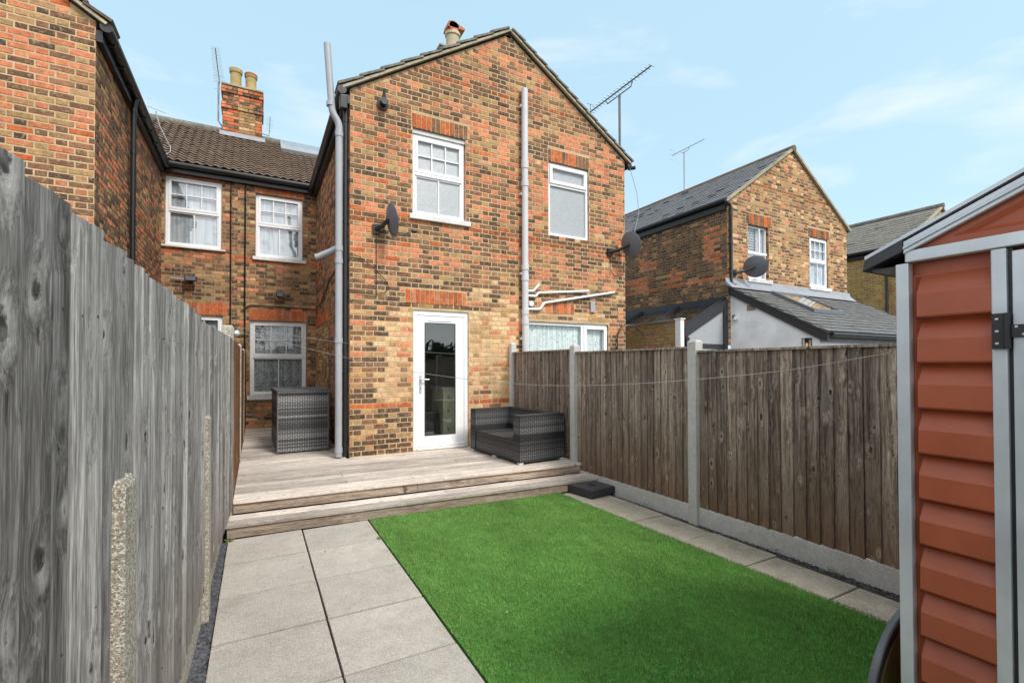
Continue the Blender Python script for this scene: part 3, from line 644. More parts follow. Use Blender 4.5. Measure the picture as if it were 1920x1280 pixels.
# main range roof (right share) with tiles
RP = R(38)
def main_roof(parent, x0, x1, skip=None):
    ny, nzz = -math.sin(RP), math.cos(RP); ey, ez = 11.10, 5.50; Ls = (13.2 - ey) / math.cos(RP)
    mb = MB(); mb.prism([(x0, ey, ez - .02), (x0, 13.2, ez - .02 + (13.2 - ey) * math.tan(RP)), (x0, 15.4, ez - .02), ], (x1 - x0, 0, 0)); rf = mb.build('roof', 'roof_tile', parent)
    tw, te = .155, .142; nr = int(Ls / te); nc = max(1, round((x1 - x0) / tw)); tw = (x1 - x0) / nc
    t = MB(); seg = 5; hts = [0, .010, .030, .030, .010, 0]
    prof = [(i / seg * tw, hts[i]) for i in range(seg + 1)]
    vs = []; fs = []
    for (s_, lift) in ((0, .028), (te * 1.12, 0)):
        for lay in (0, 1):
            for (u, h) in prof:
                hh = lift + h - (.014 if lay == 0 else 0); vs.append((u, s_ * math.cos(RP) + hh * ny, s_ * math.sin(RP) + hh * nzz))
    m = seg + 1
    for i in range(seg): fs += [(m + i, m + i + 1, 3 * m + i + 1, 3 * m + i), (i, i + 1, m + i + 1, m + i), (i, 2 * m + i, 2 * m + i + 1, i + 1)]
    fs += [(0, m, 3 * m, 2 * m), (m - 1, 2 * m - 1, 4 * m - 1, 3 * m - 1)]
    t.add(vs, fs); tm = t.mesh('tile', 'roof_tile')
    for r in range(nr):
        for c in range(nc):
            o = link('tile', tm, rf, (x0 + c * tw, ey + r * te * math.cos(RP) + rnd.uniform(-.004, .004), ez + r * te * math.sin(RP) + rnd.uniform(-.002, .004)), (0, 0, rnd.uniform(-.01, .01)))
    b = MB(); b.tube([(x0, 13.2, ez + 1.64), (x1, 13.2, ez + 1.64)], .10, 12); b.build('ridge', 'roof_tile2', rf, smooth=True)
    return rf
rA = main_roof(HA, -.35, 1.65)
gutter_run('gutter', [(-.35, 11.14, 5.47), (1.05, 11.14, 5.47)], .06, HA)
fa = MB(); fa.box(-.35, 1.16, 11.2, 11.295, 5.33, 5.46); fa.build('fascia', 'black', HA)
sk = MB(); q = lambda y: 5.48 + (y - 11.1) * math.tan(RP)
sk.prism([(.50, 12.58, q(12.58) + .03), (.50, 13.08, q(13.08) + .03), (.50, 13.05, q(13.08) + .15), (.50, 12.52, q(12.58) + .13)], (1.1, 0, 0)); sk = sk.build('roof_window', 'lead', rA, bevel=.01)
k = MB(); a0 = (12.56, q(12.58) + .135); a1 = (13.02, q(13.08) + .148)
k.quad((.56, a0[0], a0[1] + .004), (1.55, a0[0], a0[1] + .004), (1.55, a1[0], a1[1] + .006), (.56, a1[0], a1[1] + .006)); k.build('pane', 'glass_bright', sk)
# pipes and wall fittings on house A
gp = [(1.02, 7.0 - .10, .27), (1.02, 6.90, 4.85)] ; top = bend((1.02, 6.90, 4.98), (1.02, 6.9, 4.5), (.93, 6.9, 5.10)) + bend((.925, 6.9, 5.12), (1.0, 6.9, 5.0), (.865, 6.9, 6.05)) + [(.858, 6.9, 6.06)]
gp = [(x, 7.02, z) for (x, y, z) in gp + top]
pipe('soil_pipe', gp, .048, HA, 'grey_pipe', [((1.02, 7.02, z), .07) for z in (.36, 1.9, 3.2, 3.02, 4.82)] + [((.905, 7.02, 5.22), .06)])
pipe('branch_pipe', [(1.0, 7.03, 3.20), (.93, 7.12, 3.17), (.78, 7.2, 3.10), (.74, 7.22, 3.09)], .045, HA, 'grey_pipe')
pipe('downpipe', [(1.115, 7.06, .27), (1.115, 7.06, 5.1), (1.115, 7.06, 5.25), (1.06, 6.98, 5.40)], .034, HA, 'black', [((1.115, 7.06, z), .05) for z in (.55, 2.1, 3.6, 5.05)])
hp = MB(); hp.box(1.02, 1.12, 6.93, 7.03, 5.17, 5.36); hp.build('hopper', 'black', HA, bevel=.012)
pipe('vent_pipe', [(4.0, 6.92, .3), (4.0, 6.92, 6.24)], .055, HA, 'white_pipe', [((4.0, 6.92, z), .09) for z in (2.28, 2.45, 3.02, 3.20, 4.62)] + [((4.0, 6.92, 4.95), .14)])
for z in (2.0, 3.1, 4.45, 5.95):
    b_ = MB(); b_.box(3.925, 4.075, 6.93, 6.995, z - .02, z + .02); b_.build('pipe_bracket', 'white_pipe', HA)
def waste(pts, r=.02): pipe('waste_pipe', [(x, 6.955, z) for x, z in pts], r, HA, 'upvc')
waste([(4.02, 2.818), (4.17, 2.82), (4.19, 2.83), (4.30, 2.945)]); waste([(4.02, 2.737), (4.22, 2.735), (4.24, 2.742), (4.28, 2.793), (4.31, 2.80), (5.36, 2.905)]); waste([(4.02, 2.502), (4.29, 2.515), (4.32, 2.525), (4.40, 2.625), (4.43, 2.635), (5.97, 2.925)], .022)
b_ = MB(); b_.tube([(4.13, 6.99, 2.6), (4.13, 6.93, 2.6)], .045, 14); b_.build('vent_boss', 'upvc', HA, smooth=True)
b_ = MB(); b_.box(5.42, 5.53, 6.965, 6.99, 2.52, 2.72); b_.build('junction_box', 'grey_pipe', HA, bevel=.01)
v_ = MB(); v_.lathe((1.62, 6.985, 5.38), [(.085, 0), (.085, -.02), (.065, -.025), (.05, -.03), (.045, -.12), (.05, -.13)][::-1], 20, axis='Y'); v_.tube([(1.62, 6.90, 5.44), (1.62, 6.86, 5.56)], [.03, .012], 10); v_.build('flue_vent', 'black', HA, smooth=True)
def cable(pts, parent, r=.006, mat='black', name='cable'):
    o = MB(); o.tube(pts, r, 6); return o.build(name, mat, parent, smooth=True)
cable([(1.53, 6.975, 3.5), (1.535, 6.975, 2.55)], HA, .005)
cable([(1.17, 6.97, 3.14), (1.3, 6.97, 3.10), (1.5, 6.97, 2.95), (1.66, 6.97, 2.80), (1.71, 6.97, 2.7), (1.66, 6.97, 2.62), (1.5, 6.97, 2.58), (1.17, 6.97, 2.62)], HA, .006)
cable([(5.9, 6.97, 3.62), (5.88, 6.97, 3.35), (5.98, 6.97, 3.24), (6.2, 6.97, 3.28), (6.22, 6.97, 3.5)], HA, .007); cable([(5.9, 6.975, 3.25), (5.6, 6.975, 2.95), (5.35, 6.975, 2.82)], HA, .006)
cable([(6.05, 6.97, 1.6), (6.05, 6.97, 2.1), (6.12, 6.95, 2.26), (6.27, 6.93, 2.31), (6.45, 6.9, 2.29), (6.6, 6.88, 2.16), (6.64, 6.87, 2.10)], HA, .013)
cable([(6.36, 6.93, 5.35), (6.5, 6.9, 4.9), (6.55, 6.9, 4.5), (6.45, 6.92, 4.1), (6.3, 6.95, 3.85)], HA, .006, 'grey_pipe')
cable([(-.21, 11.27, 5.4), (-.215, 11.27, 2.9), (-.20, 11.27, .3)], HA, .016); cable([(-.20, 11.27, 2.76), (-.10, 11.27, 2.82), (.98, 11.27, 2.80), (1.13, 11.25, 2.78), (1.14, 10.2, 2.80), (1.145, 8.9, 3.1), (1.145, 7.6, 3.13)], HA, .012)
cable([(-.2, 11.26, .55), (.1, 11.26, .47), (.2, 11.26, .5)], HA, .012)
# chimney behind the gable
def stack(parent, x0, x1, y0, y1, z0, z1, corbels=True, name='chimney', col=None):
    c = MB(); c.box(x0 + .004, x1 - .004, y0 + .004, y1 - .004, z0, z1); ch = c.build(name, 'mortar_dark', parent)
    m = MB(); z = z0; k = 0
    while z < z1 - .05:
        o = 0
        if corbels and (z > z1 - .24 or abs(z - (z1 - .55)) < .06): o = .03
        for (W, wd) in ((Wall(x0, y0, 0), x1 - x0), (Wall(x0, y1, -90), y1 - y0), (Wall(x1, y0, 90), y1 - y0)):
            u = -o + .002; alt = k % 2
            while u < wd + o - .03:
                ln = BL if alt % 2 == 0 else HL; e = min(u + ln, wd + o - .002); cc = (col or (lambda u, z: pick((.5, .4, .3, .3, .1, .2))))(u / wd, (z - z0) / (z1 - z0))
                brick_geo(m, lambda a, b, c_: W(a, b, c_), u, e, z + .005, z + .07, .006 + o, cc); u = e + J; alt += 1
        z += .075; k += 1
    stuff(m.build('brick_courses', 'brick', ch, color=True)); t = MB(); t.box(x0 - .03, x1 + .03, y0 - .03, y1 + .03, z1 - .01, z1 + .035); t.build('capping', 'verge', ch, bevel=.01); return ch
def pot(parent, x, y, z, r, h, mat, rim='pot', hood=None):
    p = MB(); p.lathe((x, y, z), [(r * .92, 0), (r * .95, h * .8), (r * 1.1, h * .82), (r * 1.1, h * .95), (r, h)], 18); p = p.build('chimney_pot', mat, parent, smooth=True)
    if hood == 'rim':
        q_ = MB(); q_.lathe((x, y, z + h), [(r * 1.12, -.06), (r * 1.15, 0), (r * .9, .02)], 18); q_.build('pot_rim', rim, p, smooth=True)
    if hood == 'cowl':
        q_ = MB(); q_.tube([(x - r * .15, y - r, z + h + .06), (x - r * .15, y + r, z + h + .06)], r * .72, 12); q_.prism([(x - r * 1.05, y - r, z + h + .02), (x + r * 1.5, y - r, z + h + .04), (x + r * 1.5, y - r, z + h + .075), (x - r * .1, y - r, z + h + .15), (x - r * .9, y - r, z + h + .14)], (0, 2 * r, 0)); q_.tube([(x, y, z + h - .02), (x, y, z + h + .06)], r * .98, 14); q_.build('cowl', rim, p, smooth=True)
cA = stack(roofA, 3.36, 4.1, 9.3, 9.9, 6.9, 8.22, False); pot(cA, 3.70, 9.5, 8.24, .15, .47, 'pot_cream', 'terracotta', 'cowl')
def ccol(u, z): return pick((1, 0, 0, 0, .4, 0)) if .28 < u < .72 and z < .68 else pick((.1, .4, .5, .6, 0, .4))
cM = stack(rA, -.72, .10, 13.0, 13.45, 6.75, 8.22, True, col=ccol); pot(cM, -.46, 13.2, 8.22, .125, .50, 'pot', 'pot', 'rim'); pot(cM, -.14, 13.2, 8.22, .125, .47, 'pot', 'terracotta', 'rim')
fl = MB(); fl.prism([(-.78, 12.92, 6.98), (-.78, 13.0, 7.03), (-.78, 13.0, 7.11), (-.78, 12.93, 7.03)], (.95, 0, 0)); fl.build('flashing', 'lead', rA)

# ---- house B: the wing at the left of the picture
HB = thing('terraced_house', 'brick house wing beyond the left fence with black gutter and downpipe', 'house', (-4, 9.0, 0))
WBF = Wall(-6.75, 7.0, 0)
brick_wall('rear_wall', WBF, HB, 5.115, .1, EV, left_col, gable=(2.57, AP), n_single=300, near=(4.3, 4.3))
WBS = Wall(-1.635, 7.0, 90)
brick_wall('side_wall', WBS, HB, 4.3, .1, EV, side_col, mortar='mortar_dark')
WBM = Wall(-1.635, 11.3, 0)
def mainB(u, z): return main_col(u, z)
bh_ = [(-1.575 + 1.635, -.635 + 1.635, 3.915, 5.285), (-1.5 + 1.635, -.60 + 1.635, .93, 2.57)]
brick_wall('main_wall', WBM, HB, 1.285, .1, EV, main_col, bh_, mortar='mortar_dark', soldiers=[(.035, 1.03, 5.29, 5.465, (0, 0, 0, .4, 0, 1)), (.05, 1.1, 2.575, 2.81, (0, 0, 0, .3, 0, 1))])
win(HB, WBM, *bh_[0], 'sash', 'glass_bright', 'curtain', sill=.035, inset=.03, label='upper window with a light curtain and slim sill')
win(HB, WBM, *bh_[1], 'sash', 'glass_bright', 'curtain')
roofB, (bx0, bz0, bx1, bz1, _, _) = gable_roof(HB, -6.75, -1.635, EV + .02, -4.18, AP + .03, 7.0, 13.2, 'roof_tile')
verge(roofB, bx1, bz1, -4.18, AP + .03, 6.93, 12, tile='roof_tile')
gutter_run('gutter', [(-1.53, 6.95, 5.44), (-1.53, 11.1, 5.42)], .062, HB)
fa = MB(); fa.box(-1.633, -1.57, 6.99, 11.15, 5.27, 5.40); fa.build('fascia', 'black', HB)
gutter_run('gutter', [(-1.5, 11.14, 5.47), (-.35, 11.14, 5.47)], .06, HB)
fa = MB(); fa.box(-1.6, -.35, 11.2, 11.295, 5.33, 5.46); fa.build('fascia', 'black', HB)
gb = MB()
for i in range(9): gb.box(-1.60, -1.50, 7.2 + i * .46, 7.23 + i * .46, 5.36, 5.45)
stuff(gb.build('gutter_brackets', 'gutter', HB))
pipe('downpipe', [(-1.56, 8.5, .3), (-1.56, 8.5, 5.2), (-1.53, 8.5, 5.4)], .034, HB, 'black', [((-1.56, 8.5, z), .05) for z in (1.8, 3.4, 4.6, 5.2)])
rB = main_roof(HB, -2.35, -.35)
cable([(-.47, 11.27, 5.4), (-.47, 11.27, .5)], HB, .013)
pipe('overflow_pipe', [(-1.47, 11.25, 3.27), (-1.16, 11.25, 3.25)], .016, HB, 'grey_pipe')

# ---- house C: next pair to the right
HC = thing('terraced_house', 'detached looking gabled brick house with slate roof beyond the right fence', 'house', (12, 9, 0))
CX0, CX1, CYF, CAP = 9.62, 14.72, 7.25, 12.15
def c_front(u, z):
    if abs(z - 5.95) < .045: return tuple(v * .6 for v in pick((0, .3, 0, 0, 0, 1)))
    if abs(z - 3.52) < .045: return pick((.3, .3, 0, 1.2, 0, .6))
    return pick((.75, .6, .22, .10, .22, 0))
def c_side(u, z):
    if abs(z - 3.59) < .045: return pick((0, .1, 0, .4, 0, 1))
    return pick((0, .2, 0, 1, 0, .3)) if nz(u * 1.3, z * 2.2, 31) > .33 else pick((.22, .45, 1.2, .05, 0, 0))
WCF = Wall(CX0, CYF, 0); ch_ = [(10.36 - CX0, 11.16 - CX0, 3.62, 4.93), (12.90 - CX0, 13.76 - CX0, 3.62, 4.95)]
brick_wall('rear_wall', WCF, HC, CX1 - CX0, 2.0, 5.38, c_front, ch_, gable=(CAP - CX0, 7.05), n_single=300, near=(1.6, 4.6), soldiers=[(ch_[0][0] - .06, ch_[0][1] + .08, 4.935, 5.2, lint_b), (ch_[1][0] - .06, ch_[1][1] + .06, 4.955, 5.18, lint_b)])
WCS = Wall(CX0, 14.2, -90); brick_wall('side_wall', WCS, HC, 14.2 - CYF, 2.0, 5.38, c_side, mortar='mortar_dark')
win(HC, WCF, *ch_[0], 'plain', 'glass', 'blind', inset=.07, sill=.09, label='window with white slatted blind beside the black downpipe')
win(HC, WCF, *ch_[1], 'sash', 'glass', 'curtain', inset=.03, sill=.09)
b_ = MB(); f0 = WCF(ch_[0][0], 0)
b_.box(f0[0] + .03, f0[0] + .77, CYF + .03, CYF + .06, 4.24, 4.29); b_.box(f0[0] + .46, f0[0] + .49, CYF + .03, CYF + .06, 4.29, 4.88); b_.build('glazing_bar', 'upvc', HC)
sb = MB()
for i in range(18): sb.box(f0[0] + .06, f0[0] + .47, CYF + .13, CYF + .15, 3.72 + i * .064, 3.745 + i * .064)
for i in range(18): sb.box(f0[0] + .06, f0[0] + .74, CYF + .13, CYF + .15, 4.3 + i * .032, 4.318 + i * .032)
stuff(sb.build('blind_slats', 'blind', HC))
roofC, (cx0, cz0, cx1, cz1, csl, csr) = gable_roof(HC, CX0, CX1, 5.40, CAP, 7.10, CYF, 14.2, 'slate', over=.10)
def slates(parent, ex, ez, ax, az, y0, y1, tw, te, mat, n_single, mesh_name='slate'):
    Ls = math.hypot(ax - ex, az - ez); ang = math.atan2(az - ez, ax - ex); nr = int(Ls / te); nc = int((y1 - y0) / tw)
    def geo(mb, r, c, lift):
        s0, s1 = r * te, r * te + te * 1.15; yy0 = y0 + c * tw + (tw / 2 if r % 2 else 0); yy1 = yy0 + tw - .006
        if yy1 > y1 + .1: return
        pts = []
        for (s_, h) in ((s0, .05 + lift), (s1, .036)):
            for dz in (0, -.010):
                x = ex + s_ * math.cos(ang) - (h + dz) * math.sin(ang); z = ez + s_ * math.sin(ang) + (h + dz) * math.cos(ang); pts += [(x, yy0, z), (x, yy1, z)]
        mb.add(pts, [(0, 1, 5, 4), (2, 3, 7, 6), (0, 1, 3, 2), (0, 2, 6, 4), (1, 3, 7, 5), (4, 5, 7, 6)])
    cells = [(r, c) for c in range(nc) for r in range(nr)]; mass = MB()
    for i, (r, c) in enumerate(cells):
        lift = rnd.uniform(0, .004) if rnd.random() < .93 else rnd.uniform(.008, .02)
        if i < n_single: mb = MB(); geo(mb, r, c, lift); (mb.build(mesh_name, mat, parent) if mb.v else None)
        else: geo(mass, r, c, lift)
    if mass.v: stuff(mass.build(mesh_name + '_courses', mat, parent))
slates(roofC, cx0, cz0, CAP, 7.10, CYF - .05, 14.2, .25, .19, 'slate', 300)
vc = MB()
for (xa, za, xb, zb) in ((cx0, cz0, CAP, 7.10), (cx1, cz1, CAP, 7.10)): vc.prism([(xa, CYF - .07, za - .03), (xb, CYF - .07, zb - .03), (xb, CYF - .07, zb + .045), (xa, CYF - .07, za + .045)], (0, .06, 0))
vc.build('verge_mortar', 'verge', roofC)
b_ = MB(); b_.tube([(CAP, CYF - .08, 7.11), (CAP, 14.2, 7.11)], .085, 10); b_.build('ridge', 'roof_tile', roofC, smooth=True)
fa = MB(); fa.box(CX0 - .06, CX0 - .003, CYF + .02, 14.2, 5.16, 5.34); fa.build('fascia', 'black', HC)
gutter_run('gutter', [(CX0 - .10, CYF - .05, 5.36), (CX0 - .10, 14.2, 5.36)], .06, HC); gutter_run('gutter', [(CX1 + .1, CYF, 5.35), (CX1 + .1, 12, 5.35)], .05, HC)
pipe('downpipe', [(CX0 - .1, CYF - .04, 5.32), (CX0 + .02, CYF - .05, 5.27), (CX0 + .06, CYF - .05, 5.2), (CX0 + .06, CYF - .05, 3.45), (CX0 + .12, CYF - .12, 3.38)], .035, HC, 'dark_grey', [((CX0 + .06, CYF - .05, z), .06) for z in (5.05, 4.4, 3.7)])
# ---- white single storey extension
EXT = thing('rear_extension', 'white rendered single storey extension with slate roof and open skylight', 'extension', (12, 6, 0))
EY = 5.25; k_ = (3.38 - 2.2) / (7.25 - 5.1)
zr = lambda y: 2.2 + (y - 5.1) * k_
w_ = MB(); w_.prism([(9.70, EY, .0), (9.70, CYF - .002, .0), (9.70, CYF - .002, zr(CYF) - .12), (9.70, EY, zr(EY) - .12)], (5.02, 0, 0)); w_.build('wall', 'render', EXT)
w_ = MB(); w_.prism([(9.60, 5.08, zr(5.08) - .03), (9.60, CYF - .003, zr(CYF) - .03), (9.60, CYF - .003, zr(CYF) + .0), (9.60, 5.08, zr(5.08))], (5.3, 0, 0)); rfE = w_.build('roof', 'slate_ext', EXT)
w_ = MB(); w_.prism([(9.64, 5.10, zr(5.10) - .21), (9.64, 5.22, zr(5.22) - .24), (9.64, CYF - .004, zr(CYF) - .20), (9.64, CYF - .004, zr(CYF) - .032), (9.64, 5.10, zr(5.10) - .032)], (.055, 0, 0)); w_.build('bargeboard', 'dark_grey', EXT)
def ext_slates():
    ang = math.atan(k_); Ls = (7.05 - 5.06) / math.cos(ang); te, tw = .17, .28; i = 0
    for r in range(int(Ls / te)):
        for c in range(19):
            x0 = 9.58 + c * tw + (tw / 2 if r % 2 else 0)
            if x0 > 14.8: continue
            s0, s1 = r * te, r * te + te * 1.12; pts = []; lf = rnd.uniform(0, .004)
            for (s_, h) in ((s0, .022 + lf), (s1, .008)):
                for dz in (0, -.008):
                    y = 5.06 + s_ * math.cos(ang) - (h + dz) * math.sin(ang); z = zr(5.06) + s_ * math.sin(ang) + (h + dz) * math.cos(ang); pts += [(x0, y, z), (x0 + tw - .005, y, z)]
            mb = MB(); mb.add(pts, [(0, 1, 5, 4), (2, 3, 7, 6), (0, 1, 3, 2), (0, 2, 6, 4), (1, 3, 7, 5), (4, 5, 7, 6)]); mb.build('slate', 'slate_ext', rfE)
ext_slates()
w_ = MB(); w_.box(9.66, 14.8, 5.235, 5.249, 1.98, 2.09); w_.build('fascia', 'lead', EXT)
gutter_run('gutter', [(9.72, 5.06, 2.13), (14.8, 5.06, 2.13)], .045, EXT)
w_ = MB(); w_.prism([(9.5, CYF - .02, 3.56), (9.5, CYF - .02, 3.40), (9.5, CYF - .2, zr(CYF - .2) + .03), (9.5, CYF - .21, zr(CYF - .21) + .05), (9.5, CYF - .05, 3.46)], (5.3, 0, 0)); w_.build('flashing', 'lead', EXT)
# open skylight: frame on the roof and a lifted sash
w_ = MB(); xa, xb, ya, yb = 10.75, 12.0, 5.95, 6.92
for (x0, x1, y0, y1) in ((xa, xa + .07, ya, yb), (xb - .07, xb, ya, yb), (xa + .07, xb - .07, ya, ya + .07), (xa + .07, xb - .07, yb - .07, yb)):
    w_.prism([(x0, y0, zr(y0) + .02), (x0, y1, zr(y1) + .02), (x0, y1, zr(y1) + .10), (x0, y0, zr(y0) + .10)], (x1 - x0, 0, 0))
w_ = w_.build('roof_window', 'dish', EXT)
k = MB(); k.quad((xa + .07, ya + .07, zr(ya + .07) + .08), (xb - .07, ya + .07, zr(ya + .07) + .08), (xb - .07, yb - .07, zr(yb - .07) + .08), (xa + .07, yb - .07, zr(yb - .07) + .08)); k.build('pane', 'glass_bright', w_)
k = MB(); k.quad((xa + .07, ya + .07, zr(ya + .07) + .04), (xb - .07, ya + .07, zr(ya + .07) + .04), (xb - .07, yb - .07, zr(yb - .07) + .04), (xa + .07, yb - .07, zr(yb - .07) + .04)); k.build('blind', 'mortar', w_)
b_ = MB(); b_.box(9.685, 9.699, 6.62, 6.82, 2.76, 2.88); b_.build('air_brick', 'brown_tile', EXT)
cc = thing('security_camera', 'small white security camera on the white extension wall', 'camera', (9.66, 7.1, 2.62))
b_ = MB(); b_.lathe((9.66, 7.1, 2.60), [(.02, -.04), (.055, -.02), (.055, .04), (.03, .06)], 14); b_.build('housing', 'upvc', cc, smooth=True)
b_ = MB(); b_.tube([(9.70, 7.14, 2.68), (9.63, 7.14, 2.67), (9.60, 7.1, 2.62)], .018, 8); b_.build('bracket', 'dark_grey', cc, smooth=True)
ln = thing('wall_lantern', 'square wall lantern with lit bulb at the corner of the white extension', 'lantern', (9.6, 5.5, 1.95))
b_ = MB()
for (dx, dy) in ((0, 0), (.10, 0), (0, .12), (.10, .12)): b_.box(9.58 + dx, 9.592 + dx, 5.42 + dy, 5.432 + dy, 1.78, 2.06)
b_.box(9.575, 9.70, 5.415, 5.56, 2.06, 2.075); b_.box(9.61, 9.66, 5.46, 5.51, 1.98, 2.06); b_.build('frame', 'black', ln)
b_ = MB(); b_.lathe((9.635, 5.485, 1.88), [(.01, 0), (.025, .03), (.022, .08), (.01, .10)], 10); b_.build('bulb', 'bulb', ln, smooth=True)
# ---- glass lean-to and low yellow wall in the side return
GL = thing('glass_lean_to', 'grey framed glass lean-to roof against the dark brick side wall', 'lean-to', (8.8, 9, 0))
b_ = MB(); zg = lambda x: 2.30 + (x - 8.2) * .52
for y in (7.32, 8.6, 9.9, 11.2, 12.5): b_.prism([(8.15, y, zg(8.15) - .02), (9.6, y, zg(9.6) - .02), (9.6, y, zg(9.6) + .08), (8.15, y, zg(8.15) + .08)], (0, .07, 0))
b_.prism([(8.2, 7.24, zg(8.2) - .16), (9.6, 7.24, zg(9.6) - .16), (9.6, 7.24, zg(9.6) + .05), (8.2, 7.24, zg(8.2) + .05)], (0, .07, 0)); b_.box(9.46, 9.58, 7.23, 7.31, 0, 2.9); b_.box(8.22, 8.32, 7.23, 7.31, 0, 2.15); b_.box(8.32, 9.46, 7.25, 7.30, 1.9, 2.02)
b_.box(9.5, 9.61, 7.3, 13.5, 2.98, 3.12); fr = b_.build('frame', 'dark_grey', GL)
b_ = MB(); b_.prism([(8.1, 7.3, zg(8.1)), (9.6, 7.3, zg(9.6)), (9.6, 7.3, zg(9.6) + .01), (8.1, 7.3, zg(8.1) + .01)], (0, 6.2, 0)); b_.build('roof_glass', 'glass', GL)
b_ = MB(); b_.add([(8.32, 7.27, 2.02), (9.46, 7.27, 2.02), (9.46, 7.27, 2.86), (8.32, 7.27, 2.28)], [(0, 1, 2, 3)]); b_.build('pane', 'frost', GL)
b_ = MB(); b_.box(8.02, 8.14, 7.3, 13.5, 2.16, 2.30); b_.build('eaves_beam', 'dark_grey', GL)
YW = thing('boundary_wall', 'low yellow brick wall with white end pier beside the glass lean-to', 'wall', (8, 9, 0))
brick_wall('brickwork', Wall(7.98, 13.5, -90), YW, 6.2, .2, 2.5, lambda u, z: tuple(v * rnd.uniform(.8, 1.1) for v in ((.40, .25, .10) if rnd.random() < .7 else (.46, .30, .16))), bond='stretcher', mortar='mortar_dark')
b_ = MB(); b_.box(7.94, 8.05, 7.14, 7.29, 0, 2.52); b_.box(7.925, 8.07, 7.12, 7.31, 2.52, 2.545); b_.build('pier', 'upvc', YW, bevel=.008)
b_ = MB(); b_.box(7.95, 8.09, 7.32, 13.5, 2.505, 2.53); b_.build('coping', 'lead', YW)

# ---- house D farther right
HD = thing('terraced_house', 'farthest yellow brick house with grey tiled roof, partly hidden by the shed', 'house', (21, 9, 0))
def d_col(u, z): return tuple(v * rnd.uniform(.8, 1.15) for v in rnd.choice((COC, COC, COC, (.42, .28, .09), (.30, .19, .06))))
brick_wall('side_wall', Wall(18.2, 13.0, -90), HD, 5.7, 0, 5.4, d_col, n_single=120, near=(4.0, 4.8))
brick_wall('rear_wall', Wall(18.2, 7.3, 0), HD, 5.3, 0, 5.4, d_col, gable=(2.65, 6.95), n_single=120, near=(1.5, 5.6))
roofD, (dx0, dz0, dx1, dz1, _, _) = gable_roof(HD, 18.2, 23.5, 5.42, 20.85, 6.98, 7.3, 13.0, 'roof_tile2', over=.15)
slates(roofD, dx0, dz0, 20.85, 6.98, 7.25, 13.0, .30, .25, 'roof_tile2', 240, 'tile')
vd = MB()
for (xa, za) in ((dx0, dz0), (dx1, dz1)): vd.prism([(xa, 7.22, za - .03), (20.85, 7.22, 6.95), (20.85, 7.22, 7.03), (xa, 7.22, za + .04)], (0, .06, 0))
vd.build('verge_mortar', 'verge', roofD); b_ = MB(); b_.tube([(20.85, 7.2, 7.04), (20.85, 13, 7.04)], .09, 10); b_.build('ridge', 'roof_tile2', roofD, smooth=True)
fa = MB(); fa.box(18.12, 18.197, 7.3, 13, 5.15, 5.36); fa.build('fascia', 'black', HD); gutter_run('gutter', [(18.03, 7.25, 5.33), (18.03, 13, 5.33)], .06, HD)
pipe('downpipe', [(18.12, 7.75, 0), (18.12, 7.75, 5.3)], .04, HD, 'black')

# ==================================================================== AERIALS, DISHES, LAMPS
def yagi(label, mast, boom0, boom1, n, el, arm=None, r=.018, vertical=False, mt='grey_pipe', bt='metal'):
    t = thing('tv_aerial', label, 'aerial', mast[0], 'TV aerials on the roofs')
    m = MB(); m.tube(mast, r, 8); m.build('mast', mt, t, smooth=True)
    b = MB(); b.tube([boom0, boom1], r * .55, 6)
    if arm: b.tube(arm, r * .45, 6)
    b.build('boom', bt, t); e = MB(); p, q = Vector(boom0), Vector(boom1)
    for i in range(n):
        c = p.lerp(q, i / (n - 1)); w = el * (1.3 if i == 0 else 1 - .25 * i / n)
        if vertical: e.tube([c + Vector((0, 0, -w)), c + Vector((0, 0, w))], r * .18, 4)
        else: e.tube([c + Vector((-w, 0, 0)), c + Vector((w, 0, 0))], r * .2, 4)
    for s_ in (-1, 1): e.tube([p + Vector((-el, .0, s_ * .16)), p + Vector((el, 0, s_ * .16))], r * .2, 4); e.tube([p, p + Vector((0, 0, s_ * .16))], r * .3, 4)
    e.build('elements', bt, t); return t
yagi('large TV aerial on the right eaves corner of the gabled house', [(6.2, 7.04, 5.6), (6.2, 7.04, 6.80)], (6.2, 7.95, 6.90), (6.2, 6.2, 6.90), 20, .09, [(6.2, 7.45, 6.88), (6.2, 7.40, 6.80), (6.2, 7.04, 6.80), (6.2, 6.72, 6.80), (6.2, 6.68, 6.88)], .024, False, 'dish', 'dish')
yagi('thin TV aerial on the ridge of the slate roofed house', [(12.4, 10.95, 7.1), (12.4, 10.95, 8.55)], (12.4, 11.45, 8.66), (12.4, 10.15, 8.66), 9, .10, [(12.4, 11.1, 8.65), (12.4, 11.05, 8.57), (12.4, 10.8, 8.57), (12.4, 10.72, 8.65)], .022)
yagi('tall TV aerial fixed to the left side of the main chimney', [(-.72, 13.2, 7.25), (-.82, 13.2, 7.4), (-.82, 13.2, 8.35)], (-.80, 13.2, 8.32), (-.80, 11.85, 8.36), 22, .11, None, .02)
yagi('small TV aerial on a bracket right of the main chimney', [(.10, 13.3, 7.35), (.26, 13.3, 7.33), (.27, 13.3, 7.46)], (.27, 13.3, 7.46), (.27, 12.55, 7.46), 9, .08, None, .012)
yagi('small leaning aerial on the roof by the left gutter', [(-1.56, 11.75, 6.0), (-1.72, 11.6, 6.35), (-1.78, 11.6, 6.62)], (-1.90, 11.62, 6.70), (-1.62, 11.55, 6.60), 4, .05, [(-1.55, 11.2, 5.65), (-1.5, 11.3, 5.75), (-1.52, 11.5, 5.95)], .012)
